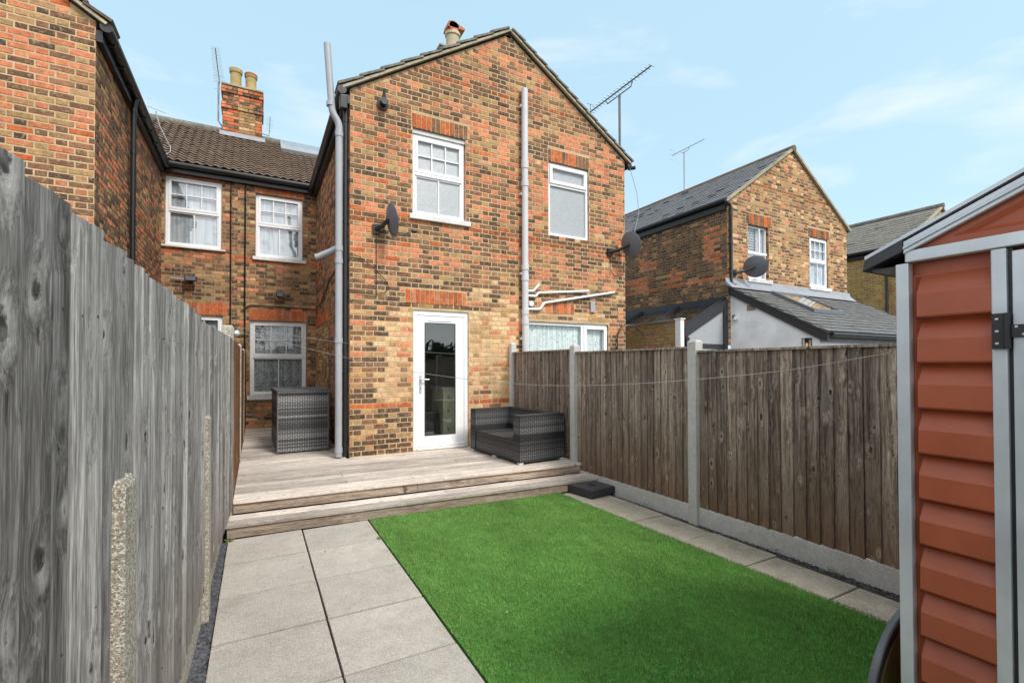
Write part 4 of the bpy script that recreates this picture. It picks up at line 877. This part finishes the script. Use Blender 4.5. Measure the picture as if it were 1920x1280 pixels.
def dish(label, c, nrm, rx, rz, mount, lnb):
    t = thing('satellite_dish', label, 'satellite dish', mount, 'satellite dishes on the houses')
    n = Vector(nrm).normalized(); a = n.cross(Vector((0, 0, 1))).normalized(); b = a.cross(n).normalized(); c = Vector(c); m = MB(); N = 24; vs = []; fs = []
    for side in (0, 1):
        for k in range(6):
            f_ = k / 5
            for i in range(N):
                th = 2 * math.pi * i / N; vs.append(c + a * math.cos(th) * rx * f_ + b * math.sin(th) * rz * f_ + n * (.05 * f_ * f_ - (.006 if side else 0)))
    for side in (0, 1):
        for k in range(5):
            for i in range(N): o = side * 6 * N; fs.append((o + k * N + i, o + k * N + (i + 1) % N, o + (k + 1) * N + (i + 1) % N, o + (k + 1) * N + i))
    for i in range(N): fs.append((5 * N + i, 5 * N + (i + 1) % N, 11 * N + (i + 1) % N, 11 * N + i))
    m.add(vs, fs); m.build('reflector', 'dish', t, smooth=True)
    k = MB(); k.tube([mount, Vector(mount).lerp(c, .5) + Vector((0, 0, -.02)), c - n * .02], [.035, .03, .03], 10); k.box(mount[0] - .05, mount[0] + .05, mount[1] - .01, mount[1] + .05, mount[2] - .07, mount[2] + .07); k.build('bracket', 'black', t)
    l_ = MB(); l_.tube([c - b * rz + n * .02, lnb], .009, 6); l_.build('arm', 'dish', t); h = MB(); lv = Vector(lnb); h.tube([lv - n * .02, lv + n * .04], .028, 10); h.build('receiver', 'black', t, smooth=True)
dish('edge-on satellite dish between the grey pipe and the upper frosted window', (1.66, 6.74, 3.62), (.96, .12, .18), .21, .235, (1.53, 6.96, 3.53), (1.98, 6.62, 3.47))
dish('grey satellite dish on the right corner of the gabled house', (6.14, 6.72, 3.80), (.95, .12, .28), .23, .24, (5.88, 6.96, 3.68), (6.42, 6.85, 3.70))
dish('grey satellite dish beside the black downpipe of the slate roofed house', (10.18, 6.95, 3.82), (.90, .35, .28), .27, .25, (9.80, 7.2, 3.68), (10.55, 7.1, 3.72))
for (x, z, w, lab) in ((-1.14, 3.27, .10, 'black floodlight under the left upper window'), (.44, 3.06, .075, 'small black security light above the lace curtained window')):
    t = thing('wall_light', lab, 'light', (x, 11.25, z), 'security lights on the back wall'); m = MB(); m.box(x - w, x + w, 11.10, 11.20, z - .06, z + .05); m.build('lamp_head', 'black', t, bevel=.015); m = MB(); m.box(x - .035, x + .035, 11.2, 11.29, z - .03, z + .05); m.build('bracket', 'black', t)
    m = MB(); m.box(x - w + .015, x + w - .015, 11.092, 11.099, z - .045, z + .03); m.build('lens', 'dish', t)

# ==================================================================== DECK
DK = thing('timber_deck', 'raised weathered timber deck with one lower step', 'deck', (1.8, 6.5, 0))
dy = lambda X, y: y - .043 * (X + .2)
def plank(x0, x1, ya, yb, z0, z1, mat='deck', name='plank'):
    m = MB(); m.prism([(x0, dy(x0, ya), z0), (x1, dy(x1, ya), z0), (x1, dy(x1, yb), z0), (x0, dy(x0, yb), z0)], (0, 0, z1 - z0)); o = m.build(name, mat, DK, bevel=.003); return o
y = 5.255; k = 0
while y < 7.08:
    x0 = -.19; x1 = 3.86 - .018 * y + .04; cut_ = rnd.choice([None, None, 1.6, 2.4, .9]) if k else 1.9
    if y > 6.95: x1 = 1.12; cut_ = None
    if y + .14 - .043 * (x1 + .2) > 7.0 and x1 > 2: x1b = min(x1, 1.13)
    else: x1b = x1
    for (a, b) in ([(x0, cut_ - .002), (cut_ + .002, x1b)] if cut_ and cut_ < x1b - .2 else [(x0, x1b)]): plank(a, b, y, y + .140, DECK - .028, DECK + rnd.uniform(-.001, .001))
    if x1b < x1: plank(1.135, x1, y, min(y + .14, 7.0), DECK - .028, DECK - .0005)
    y += .145; k += 1
m = MB(); m.box(1.17, 3.78, 6.80, 6.997, DECK - .04, DECK - .006); m.build('plank', 'deck', DK)
while y < 11.28: plank(-.19, 1.13, y, min(y + .140, 11.33), DECK - .028, DECK + rnd.uniform(-.001, .001)); y += .145
for i, (a, b) in enumerate(((4.912, 5.065), (5.068, 5.235))):
    for (x0, x1) in (((-.235, 1.88), (1.884, 3.80)) if i else ((-.235, 3.80),)): plank(x0, x1, a, b, .098, .126 + rnd.uniform(-.001, .001))
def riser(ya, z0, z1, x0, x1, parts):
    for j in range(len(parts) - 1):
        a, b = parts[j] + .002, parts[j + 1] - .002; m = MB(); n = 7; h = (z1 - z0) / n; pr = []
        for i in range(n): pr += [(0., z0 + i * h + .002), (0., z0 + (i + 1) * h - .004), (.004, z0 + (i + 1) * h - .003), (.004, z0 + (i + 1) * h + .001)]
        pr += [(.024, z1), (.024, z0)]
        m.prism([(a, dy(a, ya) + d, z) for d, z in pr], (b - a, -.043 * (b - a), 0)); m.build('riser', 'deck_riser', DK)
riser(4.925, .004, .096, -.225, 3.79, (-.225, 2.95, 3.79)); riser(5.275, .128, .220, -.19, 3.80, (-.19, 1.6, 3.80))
m = MB(); m.box(-.19, 3.7, 5.32, 6.9, .0, .20); m.build('joists', 'soil', DK); m = MB(); m.box(-.19, 1.12, 6.9, 11.25, .0, .20); m.build('joists', 'soil', DK)

# ==================================================================== FENCES
def feather(w, h, flip=1, t0=.016, t1=.005, zo=0):     # featheredge board: thick on one long edge
    m = MB(); pr = [(0, 0), (w, 0), (w, -t1), (0, -t0)] if flip > 0 else [(0, 0), (w, 0), (w, -t0), (0, -t1)]
    m.prism([(u, d, 0) for u, d in pr], (0, 0, h)); return m
def fence(label, name, line, dirn, panels, posts, mat, out, wd, z_base=.15, cap=True, post_mat='concrete', loc=(0, 0, 0), bmat=None, gboards=()):
    """line(y) = x of board face; out = +1 when the garden lies at +x"""
    F = thing(name, label, 'fence', loc)
    for (y0, y1, zt, zb, mt) in panels:
        n = max(2, round((y1 - y0) / wd)); w = (y1 - y0) / n
        rail = MB()
        for z in (zb + .25, (zb + zt) / 2, zt - .22): rail.box(line(y0) - out * .03, line(y0) - out * .065, y0, y1, z, z + .07)
        rail.build('rail', mt, F)
        for i in range(n):
            yy = y0 + i * w; h = zt - zb + rnd.uniform(-.003, .003); zz = zb + rnd.uniform(-.006, .006); wv = w * rnd.uniform(1.06, 1.16)
            t0, t1 = .022 + rnd.uniform(-.003, .004), .004
            a, b = (line(yy), line(yy + wv)); m = MB(); g0, g1 = -.012, -.012
            m.prism([(a + out * g0, yy, zz), (b + out * g0, yy + wv, zz), (b + out * (g0 + t1), yy + wv, zz), (a + out * (g0 + t0), yy, zz)] if dirn > 0 else
                    [(a + out * g0, yy - wv + w, zz), (b + out * g0, yy + w, zz), (b + out * (g0 + t0), yy + w, zz), (a + out * (g0 + t1), yy - wv + w, zz)], (rnd.uniform(-.004, .004), rnd.uniform(-.006, .006), h))
            m.build('board', mt, F, bevel=.0015)
        nl = MB()
        for i in range(n):
            for z in (zb + .285, (zb + zt) / 2 + .035, zt - .185):
                yy = y0 + i * w + w * (.8 if dirn < 0 else .2) + rnd.uniform(-.006, .006); zz = z + rnd.uniform(-.006, .006); X_ = line(yy) + out * .0075
                nl.add([(X_, yy - .002, zz - .002), (X_, yy + .002, zz - .002), (X_, yy + .002, zz + .002), (X_, yy - .002, zz + .002), (X_ - out * .006, yy - .002, zz - .002), (X_ - out * .006, yy + .002, zz - .002), (X_ - out * .006, yy + .002, zz + .002), (X_ - out * .006, yy - .002, zz + .002)], [(0, 1, 2, 3), (0, 1, 5, 4), (1, 2, 6, 5), (2, 3, 7, 6), (3, 0, 4, 7)])
        stuff(nl.build('nails', 'rust', F))
        if out > 0:
            c = MB(); c.prism([(line(y0) - .05, y0, zt - .02), (line(y0) - .0135, y0, zt - .02), (line(y1) - .0135, y1, zt - .02), (line(y1) - .05, y1, zt - .02)], (0, 0, .024)); c.build('capping', mt, F)
        if cap and out < 0:
            c = MB(); c.prism([(line(y0) - .028, y0, zt - .008), (line(y0) + .028, y0, zt - .008), (line(y1) + .028, y1, zt - .008), (line(y1) - .028, y1, zt - .008)], (0, 0, .02)); c.build('capping', mt, F)
    for (x, y, zt, w) in posts:
        p = MB(); v = w / 2; p.box(x - v, x + v, y - v, y + v, -.03, zt - .02); p.add([(x - v, y - v, zt - .02), (x + v, y - v, zt - .02), (x + v, y + v, zt - .02), (x - v, y + v, zt - .02), (x - v * .7, y - v * .7, zt), (x + v * .7, y - v * .7, zt), (x + v * .7, y + v * .7, zt), (x - v * .7, y + v * .7, zt)], [(4, 5, 6, 7), (0, 1, 5, 4), (1, 2, 6, 5), (2, 3, 7, 6), (3, 0, 4, 7)])
        p.build('post', post_mat, F)
    for (y0, y1, zt, off) in gboards:
        X_ = (lambda q: GX(q)) if off is None else (lambda q: line(q) + out * off)
        b = MB(); b.prism([(X_(y0), y0, -.03), (X_(y1), y1, -.03), (X_(y1) - out * .05, y1, -.03), (X_(y0) - out * .05, y0, -.03)], (0, 0, zt + .03)); b.build('gravel_board', 'concrete' if post_mat == 'concrete' else 'aggregate', F, bevel=.006)
    return F
LL = lambda y: (-.313 + .0095 * y) if y < 3.25 else (-.2821 + (.0841) * (min(y, 5.3) - 3.25) / 2.05)
fence('tall grey weathered close-boarded fence along the left side of the garden', 'garden_fence', LL, -1,
      [(-2.55, -.62, 1.83, .18, 'wood_left'), (-.58, 1.318, 1.828, .18, 'wood_left'), (1.378, 3.215, 1.822, .19, 'wood_left'), (3.27, 5.30, 1.80, .19, 'wood_left'), (5.46, 7.26, 1.80, .27, 'wood_rust'), (7.4, 9.2, 1.80, .27, 'wood_rust'), (9.3, 11.2, 1.80, .27, 'wood_rust')],
      [(-.245, 5.345, 1.94, .10), (-.225, 7.33, 1.84, .10), (-.225, 9.25, 1.84, .10)], 'wood_left', 1, .10, post_mat='aggregate', loc=(-.28, 3, 0), gboards=[(-2.6, 1.40, .20, None), (1.42, 3.3, .20, None), (3.32, 5.27, .22, None)])
bt_ = MB(); bt_.box(LL(1.355) - .03, LL(1.355) - .016, 1.335, 1.372, .2, 1.80); tag(bt_.build('timber_batten', 'wood_rust', bevel=.003), 'thin dark timber batten in the left fence joint by the nearest spur', 'batten')
for (y, z, lab) in ((1.42, 1.27, 'rough concrete repair spur nearest the camera against the left fence'), (3.40, 1.24, 'rough concrete repair spur against the left fence nearer the deck')):
    m = MB(); x0 = LL(y) - .01; x1 = x0 + .040; m.box(x0, x1, y, y + .12, -.03, z - .02)
    m.add([(x0, y, z - .02), (x1, y, z - .02), (x1, y + .12, z - .02), (x0, y + .12, z - .02), (x0, y + .012, z), (x1 - .01, y + .012, z), (x1 - .01, y + .108, z), (x0, y + .108, z)], [(4, 5, 6, 7), (0, 1, 5, 4), (1, 2, 6, 5), (2, 3, 7, 6)])
    tag(m.build('concrete_spur', 'aggregate', bevel=.004), lab, 'fence spur', 'concrete spurs of the left fence')
fence('brown weathered close-boarded fence with concrete posts on the right', 'garden_fence', lambda y: 3.885 - .018 * y, 1,
      [(-.55, 1.28, 1.675, .15, 'wood_right'), (1.39, 3.22, 1.675, .15, 'wood_right'), (3.32, 5.18, 1.715, .15, 'wood_right'), (5.29, 6.94, 1.755, .26, 'wood_right')],
      [(3.87, 1.335, 1.78, .10), (3.835, 3.27, 1.79, .10), (3.80, 5.235, 1.82, .10), (3.765, 6.94, 1.92, .09)], 'wood_right', -1, .100, loc=(3.85, 3, 0), gboards=[(-.55, 1.29, .15, .012), (1.39, 3.22, .15, .012), (3.32, 5.18, .155, .012)])
# back fence, hedge and trees behind the camera (seen mirrored in the door glass)
BF = thing('garden_fence', 'fence across the far end of the garden, mirrored in the door glass', 'fence', (1.8, -3, 0)); 
for i in range(60):
    m = MB(); m.box(-.6 + i * .1, -.505 + i * .1, -3.02, -3.0 + (.006 if i % 2 else 0), 0, 1.8); m.build('board', 'wood_right', BF)
HG = thing('hedge', 'tall dark hedge behind the end fence, mirrored in the door glass', 'hedge', (2, -7, 0))
def leaves(parent, name, n, fn, mat, s0=.10, s1=.22):
    m = MB()
    for _ in range(n):
        c = Vector(fn()); a = Vector((rnd.gauss(0, 1), rnd.gauss(0, 1), rnd.gauss(0, 1))).normalized(); b = a.orthogonal().normalized(); s_ = rnd.uniform(s0, s1); d = a.cross(b)
        m.add([c - b * s_, c + d * s_ * .5, c + b * s_, c - d * s_ * .5], [(0, 1, 2, 3)])
    return stuff(m.build(name, mat, parent))
leaves(HG, 'foliage', 9000, lambda: (rnd.uniform(-3, 9), rnd.uniform(-7.6, -6.6), rnd.uniform(0, 2.4) + .2 * math.sin(rnd.uniform(0, 9))), 'foliage')
cr_ = MB(); cr_.box(-3, 9, -7.4, -6.9, 0, 2.1); cr_.build('trunk', 'foliage', HG)
TR = thing('garden_tree', 'leafy tree beyond the end fence, mirrored in the door glass', 'tree', (-1.5, -11, 0))
tk = MB(); tk.tube([(-1.5, -11, 0), (-1.4, -11, 2), (-1.2, -11.1, 4)], [.18, .14, .06], 10); tk.tube([(-1.4, -11, 2), (-2.2, -11, 3.6)], [.09, .03], 8); tk.build('trunk', 'bark', TR, smooth=True)
leaves(TR, 'crown', 2600, lambda: tuple(Vector((-1.6, -11, 4.2)) + Vector((rnd.gauss(0, .9), rnd.gauss(0, .9), rnd.gauss(0, .7)))), 'foliage')

# ==================================================================== RATTAN FURNITURE
def shade_row(z, seed):
    t = nz(z * 11, seed, 3.3); q = nz(z * 47, seed, 8.8); k = .45 + t * 1.3 + q * .9; k = min(1, max(0, k)); return k
def weave(mb, P, w, h, dark, lite, seed=0., st=.034, rh=.0125, amp=.003):
    """woven strands on the plane P(u, v, d)"""
    rows = max(1, int(h / rh)); rh = h / rows; n = max(2, round(w / st)); s_ = w / n
    for r in range(rows):
        k = shade_row(r * rh, seed); v0, v1 = r * rh + .0007, (r + 1) * rh - .0007; vm = (v0 + v1) / 2; vs = []; fs = []; base = len(mb.v)
        kk = k * rnd.uniform(.75, 1.2); col = tuple(dark[i] + (lite[i] - dark[i]) * kk for i in range(3))
        hs = []
        for i in range(2 * n + 1):
            u = i * s_ / 2; d = 0. if i % 2 == 0 else amp * (1 if ((i // 2) + r // 2) % 2 else -1)
            vs += [P(u, v0, d), P(u, vm, d + .0022), P(u, v1, d)]; hs.append(.42 if i % 2 == 0 else (1.35 if d > 0 else 1.0))
        for i in range(2 * n): fs += [(3 * i, 3 * i + 3, 3 * i + 4, 3 * i + 1), (3 * i + 1, 3 * i + 4, 3 * i + 5, 3 * i + 2)]
        mb.add(vs, fs, col)
        for i, hh in enumerate(hs):
            for q_ in range(3): mb.c[base + 3 * i + q_] = tuple(x * hh for x in col)
    for i in range(n + 1):
        u = min(max(i * s_, .003), w - .003); mb.add([P(u - .003, 0, .0012), P(u + .003, 0, .0012), P(u + .003, h, .0012), P(u - .003, h, .0012)], [(0, 1, 2, 3)], tuple(x * .7 for x in dark))
def wicker_block(parent, name, T, x0, x1, y0, y1, z0, z1, dark, lite, seed, sides='FLRBT', core='black'):
    """T maps local (x,y,z) to world; block with woven faces"""
    c = MB(); e = .004
    pts = [T(x, y, z) for z in (z0, z1) for x, y in ((x0 + e, y0 + e), (x1 - e, y0 + e), (x1 - e, y1 - e), (x0 + e, y1 - e))]; pts = [(p[0], p[1], p[2]) for p in pts]
    c.add(pts, [(3, 2, 1, 0), (4, 5, 6, 7), (0, 1, 5, 4), (1, 2, 6, 5), (2, 3, 7, 6), (3, 0, 4, 7)]); o = c.build(name, core, parent)
    m = MB(); w, d, h = x1 - x0, y1 - y0, z1 - z0
    if 'F' in sides: weave(m, lambda u, v, q: T(x0 + u, y0 - q, z0 + v), w, h, dark, lite, seed)
    if 'B' in sides: weave(m, lambda u, v, q: T(x1 - u, y1 + q, z0 + v), w, h, dark, lite, seed + 1)
    if 'L' in sides: weave(m, lambda u, v, q: T(x0 - q, y1 - u, z0 + v), d, h, dark, lite, seed)
    if 'R' in sides: weave(m, lambda u, v, q: T(x1 + q, y0 + u, z0 + v), d, h, dark, lite, seed)
    if 'T' in sides: weave(m, lambda u, v, q: T(x0 + u, y0 + v, z1 + q), w, d, dark, lite, seed + 2)
    stuff(m.build('woven_strands', 'rattan', o, color=True)); return o
def frame(ox, oy, deg): 
    a = R(deg); ca, sa = math.cos(a), math.sin(a); return lambda x, y, z: (ox + x * ca - y * sa, oy + x * sa + y * ca, z)
SB = thing('storage_box', 'tall grey rattan storage box with lid in front of the lace curtained window', 'storage box', (.6, 8.3, DECK))
T = frame(.278, 7.765, 1.5)
wicker_block(SB, 'body', T, 0, .705, 0, 1.25, DECK + .02, DECK + .875, (.06, .06, .064), (.34, .345, .35), 4.4, 'FLR')
lid = MB()
for (a, b, c, d, z0, z1) in ((-.012, .735, -.015, 1.27, DECK + .88, DECK + .925),): lid.add([T(x, y, z) for z in (z0, z1) for x, y in ((a, c), (b, c), (b, d), (a, d))], [(3, 2, 1, 0), (4, 5, 6, 7), (0, 1, 5, 4), (1, 2, 6, 5), (2, 3, 7, 6), (3, 0, 4, 7)])
lid = lid.build('lid', 'black', SB, bevel=.006); lm = MB(); weave(lm, lambda u, v, q: T(-.012 + u, -.0165 - q, DECK + .882 + v), .745, .042, (.05, .05, .055), (.2, .2, .21), 2, st=.02, rh=.021); weave(lm, lambda u, v, q: T(-.012 + u, -.015 + v, DECK + .927 + q), .745, 1.28, (.05, .05, .055), (.16, .16, .17), 2); weave(lm, lambda u, v, q: T(-.0135 - q, 1.26 - u, DECK + .882 + v), 1.27, .042, (.05, .05, .055), (.2, .2, .21), 2, rh=.021); stuff(lm.build('woven_strands', 'rattan', lid, color=True))
for (x, y) in ((0, 0), (.705, 0), (0, 1.25)):
    p = T(x, y, DECK + .01); cp = MB(); cp.tube([p, (p[0], p[1], DECK + .88)], .011, 8); cp.build('corner_post', 'dish', SB, smooth=True)
SF = thing('rattan_sofa', 'dark grey rattan two seat sofa without cushions beside the glazed door', 'sofa', (3.3, 6.0, DECK))
T = frame(3.00, 5.345, 4.5); dk, lt = (.020, .020, .022), (.15, .15, .155); zb = DECK + .03
# local: x depth towards the fence, y along the sofa away from the camera
wicker_block(SF, 'arm', T, 0, .74, 0, .15, zb, DECK + .635, dk, lt, 1.1, 'FLBT')
wicker_block(SF, 'arm', T, 0, .74, 1.20, 1.35, zb, DECK + .635, dk, lt, 1.1, 'FLBT')
wicker_block(SF, 'backrest', T, .60, .742, .152, 1.198, zb, DECK + .632, dk, lt, 1.1, 'LT')
wicker_block(SF, 'seat', T, .012, .598, .152, 1.198, zb, DECK + .31, dk, lt, 1.1, 'LT')
for (x, y) in ((.03, .03), (.7, .03), (.02, .66), (.03, 1.3), (.7, 1.3)):
    m = MB(); p = T(x, y, DECK); m.box(p[0] - .03, p[0] + .03, p[1] - .03, p[1] + .03, DECK + .002, DECK + .03); m.build('foot', 'upvc_dull', SF, bevel=.004)

# parasol base
PB = thing('parasol_base', 'square black parasol base on the slabs beside the step', 'parasol base', (3.62, 4.6, 0))
T = frame(3.405, 4.37, 8)
m = MB(); c = [T(x, y, 0) for x, y in ((0, 0), (.42, 0), (.42, .42), (0, .42))]; m.prism([(p[0], p[1], .003) for p in c], (0, 0, .085)); m.build('body', 'rubber', PB, bevel=.008)
m = MB(); c = [T(x, y, 0) for x, y in ((.012, .012), (.408, .012), (.408, .408), (.012, .408))]; m.prism([(p[0], p[1], .0885) for p in c], (0, 0, .006)); m.build('top_plate', 'base_top', PB, bevel=.004)
p = T(.21, .21, 0); m = MB(); m.lathe((p[0], p[1], .095), [(.045, 0), (.045, .004), (.028, .005), (.028, .0055)], 18); m.build('socket', 'black', PB, smooth=True)

# ==================================================================== SHED
SH = thing('garden_shed', 'brick-red ribbed metal shed with silver frame and silver double doors', 'shed', (1.9, -.1, 0))
XS = 1.90; YB = .78; YC = -.10; YF = 2 * YC - YB; ZE = 1.875
def ribbed(name, P, w, parent):      # P(u, z, d): stepped cladding panel, sloping face then drop
    m = MB(); n = 12; pitch = .1465; zt = 1.835
    prof = []
    for i in range(n):
        z1 = zt - i * pitch; prof += [(z1, -.030), (z1 - .004, -.029), (z1 - .062, .006), (z1 - .066, .008), (z1 - pitch + .010, .010), (z1 - pitch + .005, .007), (z1 - pitch + .002, -.028)]
    ua, ub = .016, w - .004
    vs = []
    for (z, d) in prof: vs += [P(0, z, -.020), P(ua * .35, z, -.020), P(ua * 1.25, z, d), P(ub, z, d), P(w, z, d)]
    fs = []
    for i in range(len(prof) - 1):
        for k in range(4): fs.append((i * 5 + k, i * 5 + k + 1, (i + 1) * 5 + k + 1, (i + 1) * 5 + k))
    m.add(vs, fs); o = m.build(name, 'shed_panel', parent); 
    o.data.polygons.foreach_set('use_smooth', [True] * len(o.data.polygons)); o.data.set_sharp_from_angle(angle=R(12)); return o
PFa = lambda y0: (lambda u, z, d: (XS - d, y0 - u, z))
ribbed('wall_panel', PFa(YB - .034), .198, SH); ribbed('wall_panel', PFa(-.80 + .07), .22, SH)
bk = MB(); bk.box(XS + .03, XS + .04, YF, YB - .02, 0, 1.9); bk.box(XS + .04, 3.6, YB - .03, YB - .02, 0, 1.88); bk.box(XS + .04, 3.6, YF, YF + .01, 0, 1.88); bk.box(3.6, 3.61, YF, YB - .02, 0, 1.88); bk.build('shell', 'shed_panel', SH)
def strip(name, y0, y1, z0, z1, x0=XS - .008, x1=XS + .02, mat='metal', bev=.003): m = MB(); m.box(x0, x1, y0, y1, z0, z1); return m.build(name, mat, SH, bevel=bev)
strip('corner_post', YB - .034, YB + .002, 0, ZE - .0, XS - .012, XS + .02)
strip('door_post', .515, .548, 0, ZE, XS - .012, XS + .02); strip('door_post', -.76, -.72, 0, ZE, XS - .012, XS + .02)
strip('door_channel', .505, .5145, 0, ZE, XS + .004, XS + .02, 'dark_grey', 0)
strip('header', YF, YB - .026, ZE + .002, ZE + .040, XS - .016, XS + .02)
# doors
for (a, b) in ((-.09, .504), (-.715, -.096)):
    m = MB(); m.box(XS - .002, XS + .018, a, b, .05, ZE - .012); d_ = m.build('door', 'metal_door', SH, bevel=.004)
    m = MB(); m.box(XS - .008, XS - .0025, a + .03 if a > -.2 else a + .03, b - .03, .1, ZE - .05); 
    e_ = MB(); ye = b if a > -.2 else a + .035
    e_.box(XS - .010, XS - .0025, ye - .034, ye, .05, ZE - .012); e_.box(XS - .006, XS - .0025, a + .05, b - .05, .9, .94); e_.build('door_stile', 'metal', d_, bevel=.002)
    for zc in (1.635, .55):
        yh = .53 if a > -.2 else -.735; s_ = -1 if a > -.2 else 1
        h = MB(); h.box(XS - .022, XS - .0125, yh - .013, yh + .015, zc - .05, zc + .052); h.tube([(XS - .022, yh + s_ * .017, zc - .05), (XS - .022, yh + s_ * .017, zc + .052)], .008, 10); h.box(XS - .018, XS - .0105, yh + s_ * .02, yh + s_ * .10, zc - .018, zc + .018); hg = h.build('hinge', 'black', d_)
        sc_ = MB()
        for (dy_, dz_) in ((.003, .035), (.003, 0), (.003, -.035)): sc_.lathe((XS - .024, yh + dy_, zc + dz_), [(.0035, -.0035), (.0035, .0035)], 8, axis='Y'); sc_.box(XS - .0235, XS - .0222, yh + dy_ - .003, yh + dy_ + .003, zc + dz_ - .003, zc + dz_ + .003)
        for (dy_, dz_) in ((.035, .012), (.05, -.01), (.075, .011)): sc_.box(XS - .0195, XS - .0182, yh + s_ * dy_ - .003, yh + s_ * dy_ + .003, zc + dz_ - .003, zc + dz_ + .003)
        sc_.build('screws', 'metal', hg)
tn = math.tan(R(23.3)); zq = lambda y: 1.945 + (YB - .02 - abs(y - YC) * 0 - y) * tn if y > YC else 1.945 + (y - (YF + .02)) * tn
# gable infill, embossed
m = MB(); ya, yc_ = YB - .03, YC
A_, B_, C_ = (XS, ya, ZE + .042), (XS, YF + .03, ZE + .042), (XS, YC, ZE + .042 + (ya - YC) * tn); m.add([A_, (XS, .635, 1.938), (XS, YC + .02, 1.938 + (.635 - YC - .02) * tn), C_, (XS, YC + .02, 1.938), (XS, YC + .02, ZE + .042), B_], [(0, 1, 2, 3), (0, 5, 4, 1), (5, 6, 3, 2, 4)]); gbl = m.build('gable_panel', 'shed_panel', SH)
m = MB(); e0, e1 = YC + .0, .50
for sgn in (1,):
    o = [(XS - .001, .635, 1.938), (XS - .001, YC + .02, 1.938), (XS - .001, YC + .02, 1.938 + (.635 - YC - .02) * tn)]
    i_ = [(XS + .014, .575, 1.948), (XS + .014, YC + .03, 1.948), (XS + .014, YC + .03, 1.948 + (.575 - YC - .03) * tn)]
    m.add(o + i_, [(3, 4, 5), (0, 1, 4, 3), (1, 2, 5, 4), (2, 0, 3, 5)])
m.build('gable_emboss', 'shed_panel', SH, bevel=.004, smooth=True)
def rake(y0, z0, y1, z1, x0, x1, th, name, mat, parent=SH, bev=.003):
    m = MB(); m.prism([(x0, y0, z0), (x0, y1, z1), (x0, y1, z1 + th), (x0, y0, z0 + th)], (x1 - x0, 0, 0)); return m.build(name, mat, parent, bevel=bev)
rl = rake(YB - .024, 1.905, YC, 1.905 + (YB - .024 - YC) * tn, XS - .022, XS - .004, .040, 'roof_trim', 'metal'); rake(YF + .024, 1.905, YC, 1.905 + (YB - .024 - YC) * tn, XS - .022, XS - .004, .040, 'roof_trim', 'metal')
rake(YB - .024, 1.918, YC, 1.918 + (YB - .024 - YC) * tn, XS - .027, XS - .0225, .010, 'roof_trim', 'metal')
m = MB()
for s_, ye in ((1, YB + .09), (-1, YF - .09)):
    zt = 1.955 - (.11) * tn; m.prism([(XS - .018, ye, zt), (XS - .018, YC, zt + (YB + .09 - YC) * tn), (XS - .018, YC, zt + (YB + .09 - YC) * tn + .012), (XS - .018, ye, zt + .012)], (1.75, 0, 0))
m.build('roof', 'metal', SH)
m = MB(); m.prism([(XS - .024, YB - .022, 1.912), (XS - .024, YB + .095, 1.866), (XS - .024, YB + .088, 1.905), (XS - .024, YB - .022, 1.953)], (1.76, 0, 0)); m.build('eaves_cap', 'dark_grey', SH, bevel=.003)
m = MB(); m.box(XS - .01, XS + 1.7, YB - .02, YB + .07, 1.862, 1.870); m.build('soffit', 'black', SH)
pp = MB(); pp.box(XS - .0035, XS - .0015, .478, .497, 1.72, 1.86)

# wheel leaning behind the shed corner
WH = thing('spare_wheel', 'black wheel with thin gold stripe standing on edge behind the shed corner', 'wheel', (2.15, .85, 0))
cx_, cy_, cz_, rr = 2.147, .85, .333, .327
m = MB(); m.lathe((cx_, cy_, cz_), [(.305, -.004), (.307, -.010), (rr - .004, -.012), (rr, -.008), (rr, .008), (rr - .004, .012), (.307, .010), (.305, .004)], 56, axis='Y'); m.build('tyre', 'tyre_edge', WH, smooth=True)
m = MB(); m.lathe((cx_, cy_, cz_), [(.05, .006), (.31, .007), (.31, -.007), (.05, -.006)], 56, axis='Y'); m.build('rim', 'rubber', WH, smooth=True)
m = MB(); m.lathe((cx_, cy_, cz_), [(.262, .0085), (.274, .0092), (.274, -.0092), (.262, -.0085)], 56, axis='Y'); m.build('stripe', 'gold', WH, smooth=True)

# washing lines
def line(label, pts):
    v = [Vector(p) for p in pts]; out = []
    for i in range(len(v) - 1):
        p0, p1, p2, p3 = v[max(0, i - 1)], v[i], v[i + 1], v[min(len(v) - 1, i + 2)]
        for k in range(6):
            t = k / 6; out.append(.5 * ((2 * p1) + (p2 - p0) * t + (2 * p0 - 5 * p1 + 4 * p2 - p3) * t * t + (3 * p1 - p0 - 3 * p2 + p3) * t ** 3))
    out.append(v[-1]); m = MB(); m.tube(out, .0014, 6); tag(m.build('washing_line', 'wire', smooth=True), label, 'washing line', 'washing lines')
line('washing line from the left concrete post to the shed corner', [(-.17, 5.35, 1.88), (.13, 4.68, 1.775), (.361, 4.179, 1.687), (.597, 3.666, 1.60), (.899, 3.012, 1.502), (1.241, 2.271, 1.442), (1.486, 1.741, 1.449), (1.743, 1.184, 1.506), (1.89, .86, 1.57), (1.9, .80, 1.585)])
line('washing line from the left concrete post to the house wall pipe', [(-.17, 5.36, 1.925), (.484, 5.617, 1.852), (.788, 5.739, 1.823), (1.839, 6.162, 1.738), (2.805, 6.55, 1.713), (3.70, 6.91, 1.722)])
hk = MB(); hk.lathe((-.17, 5.33, 1.86), [(.02, -.02), (.035, 0), (.02, .03)], 10); tag(hk.build('line_hook', 'metal', smooth=True), 'metal hook holding the washing lines on the left concrete post', 'hook')
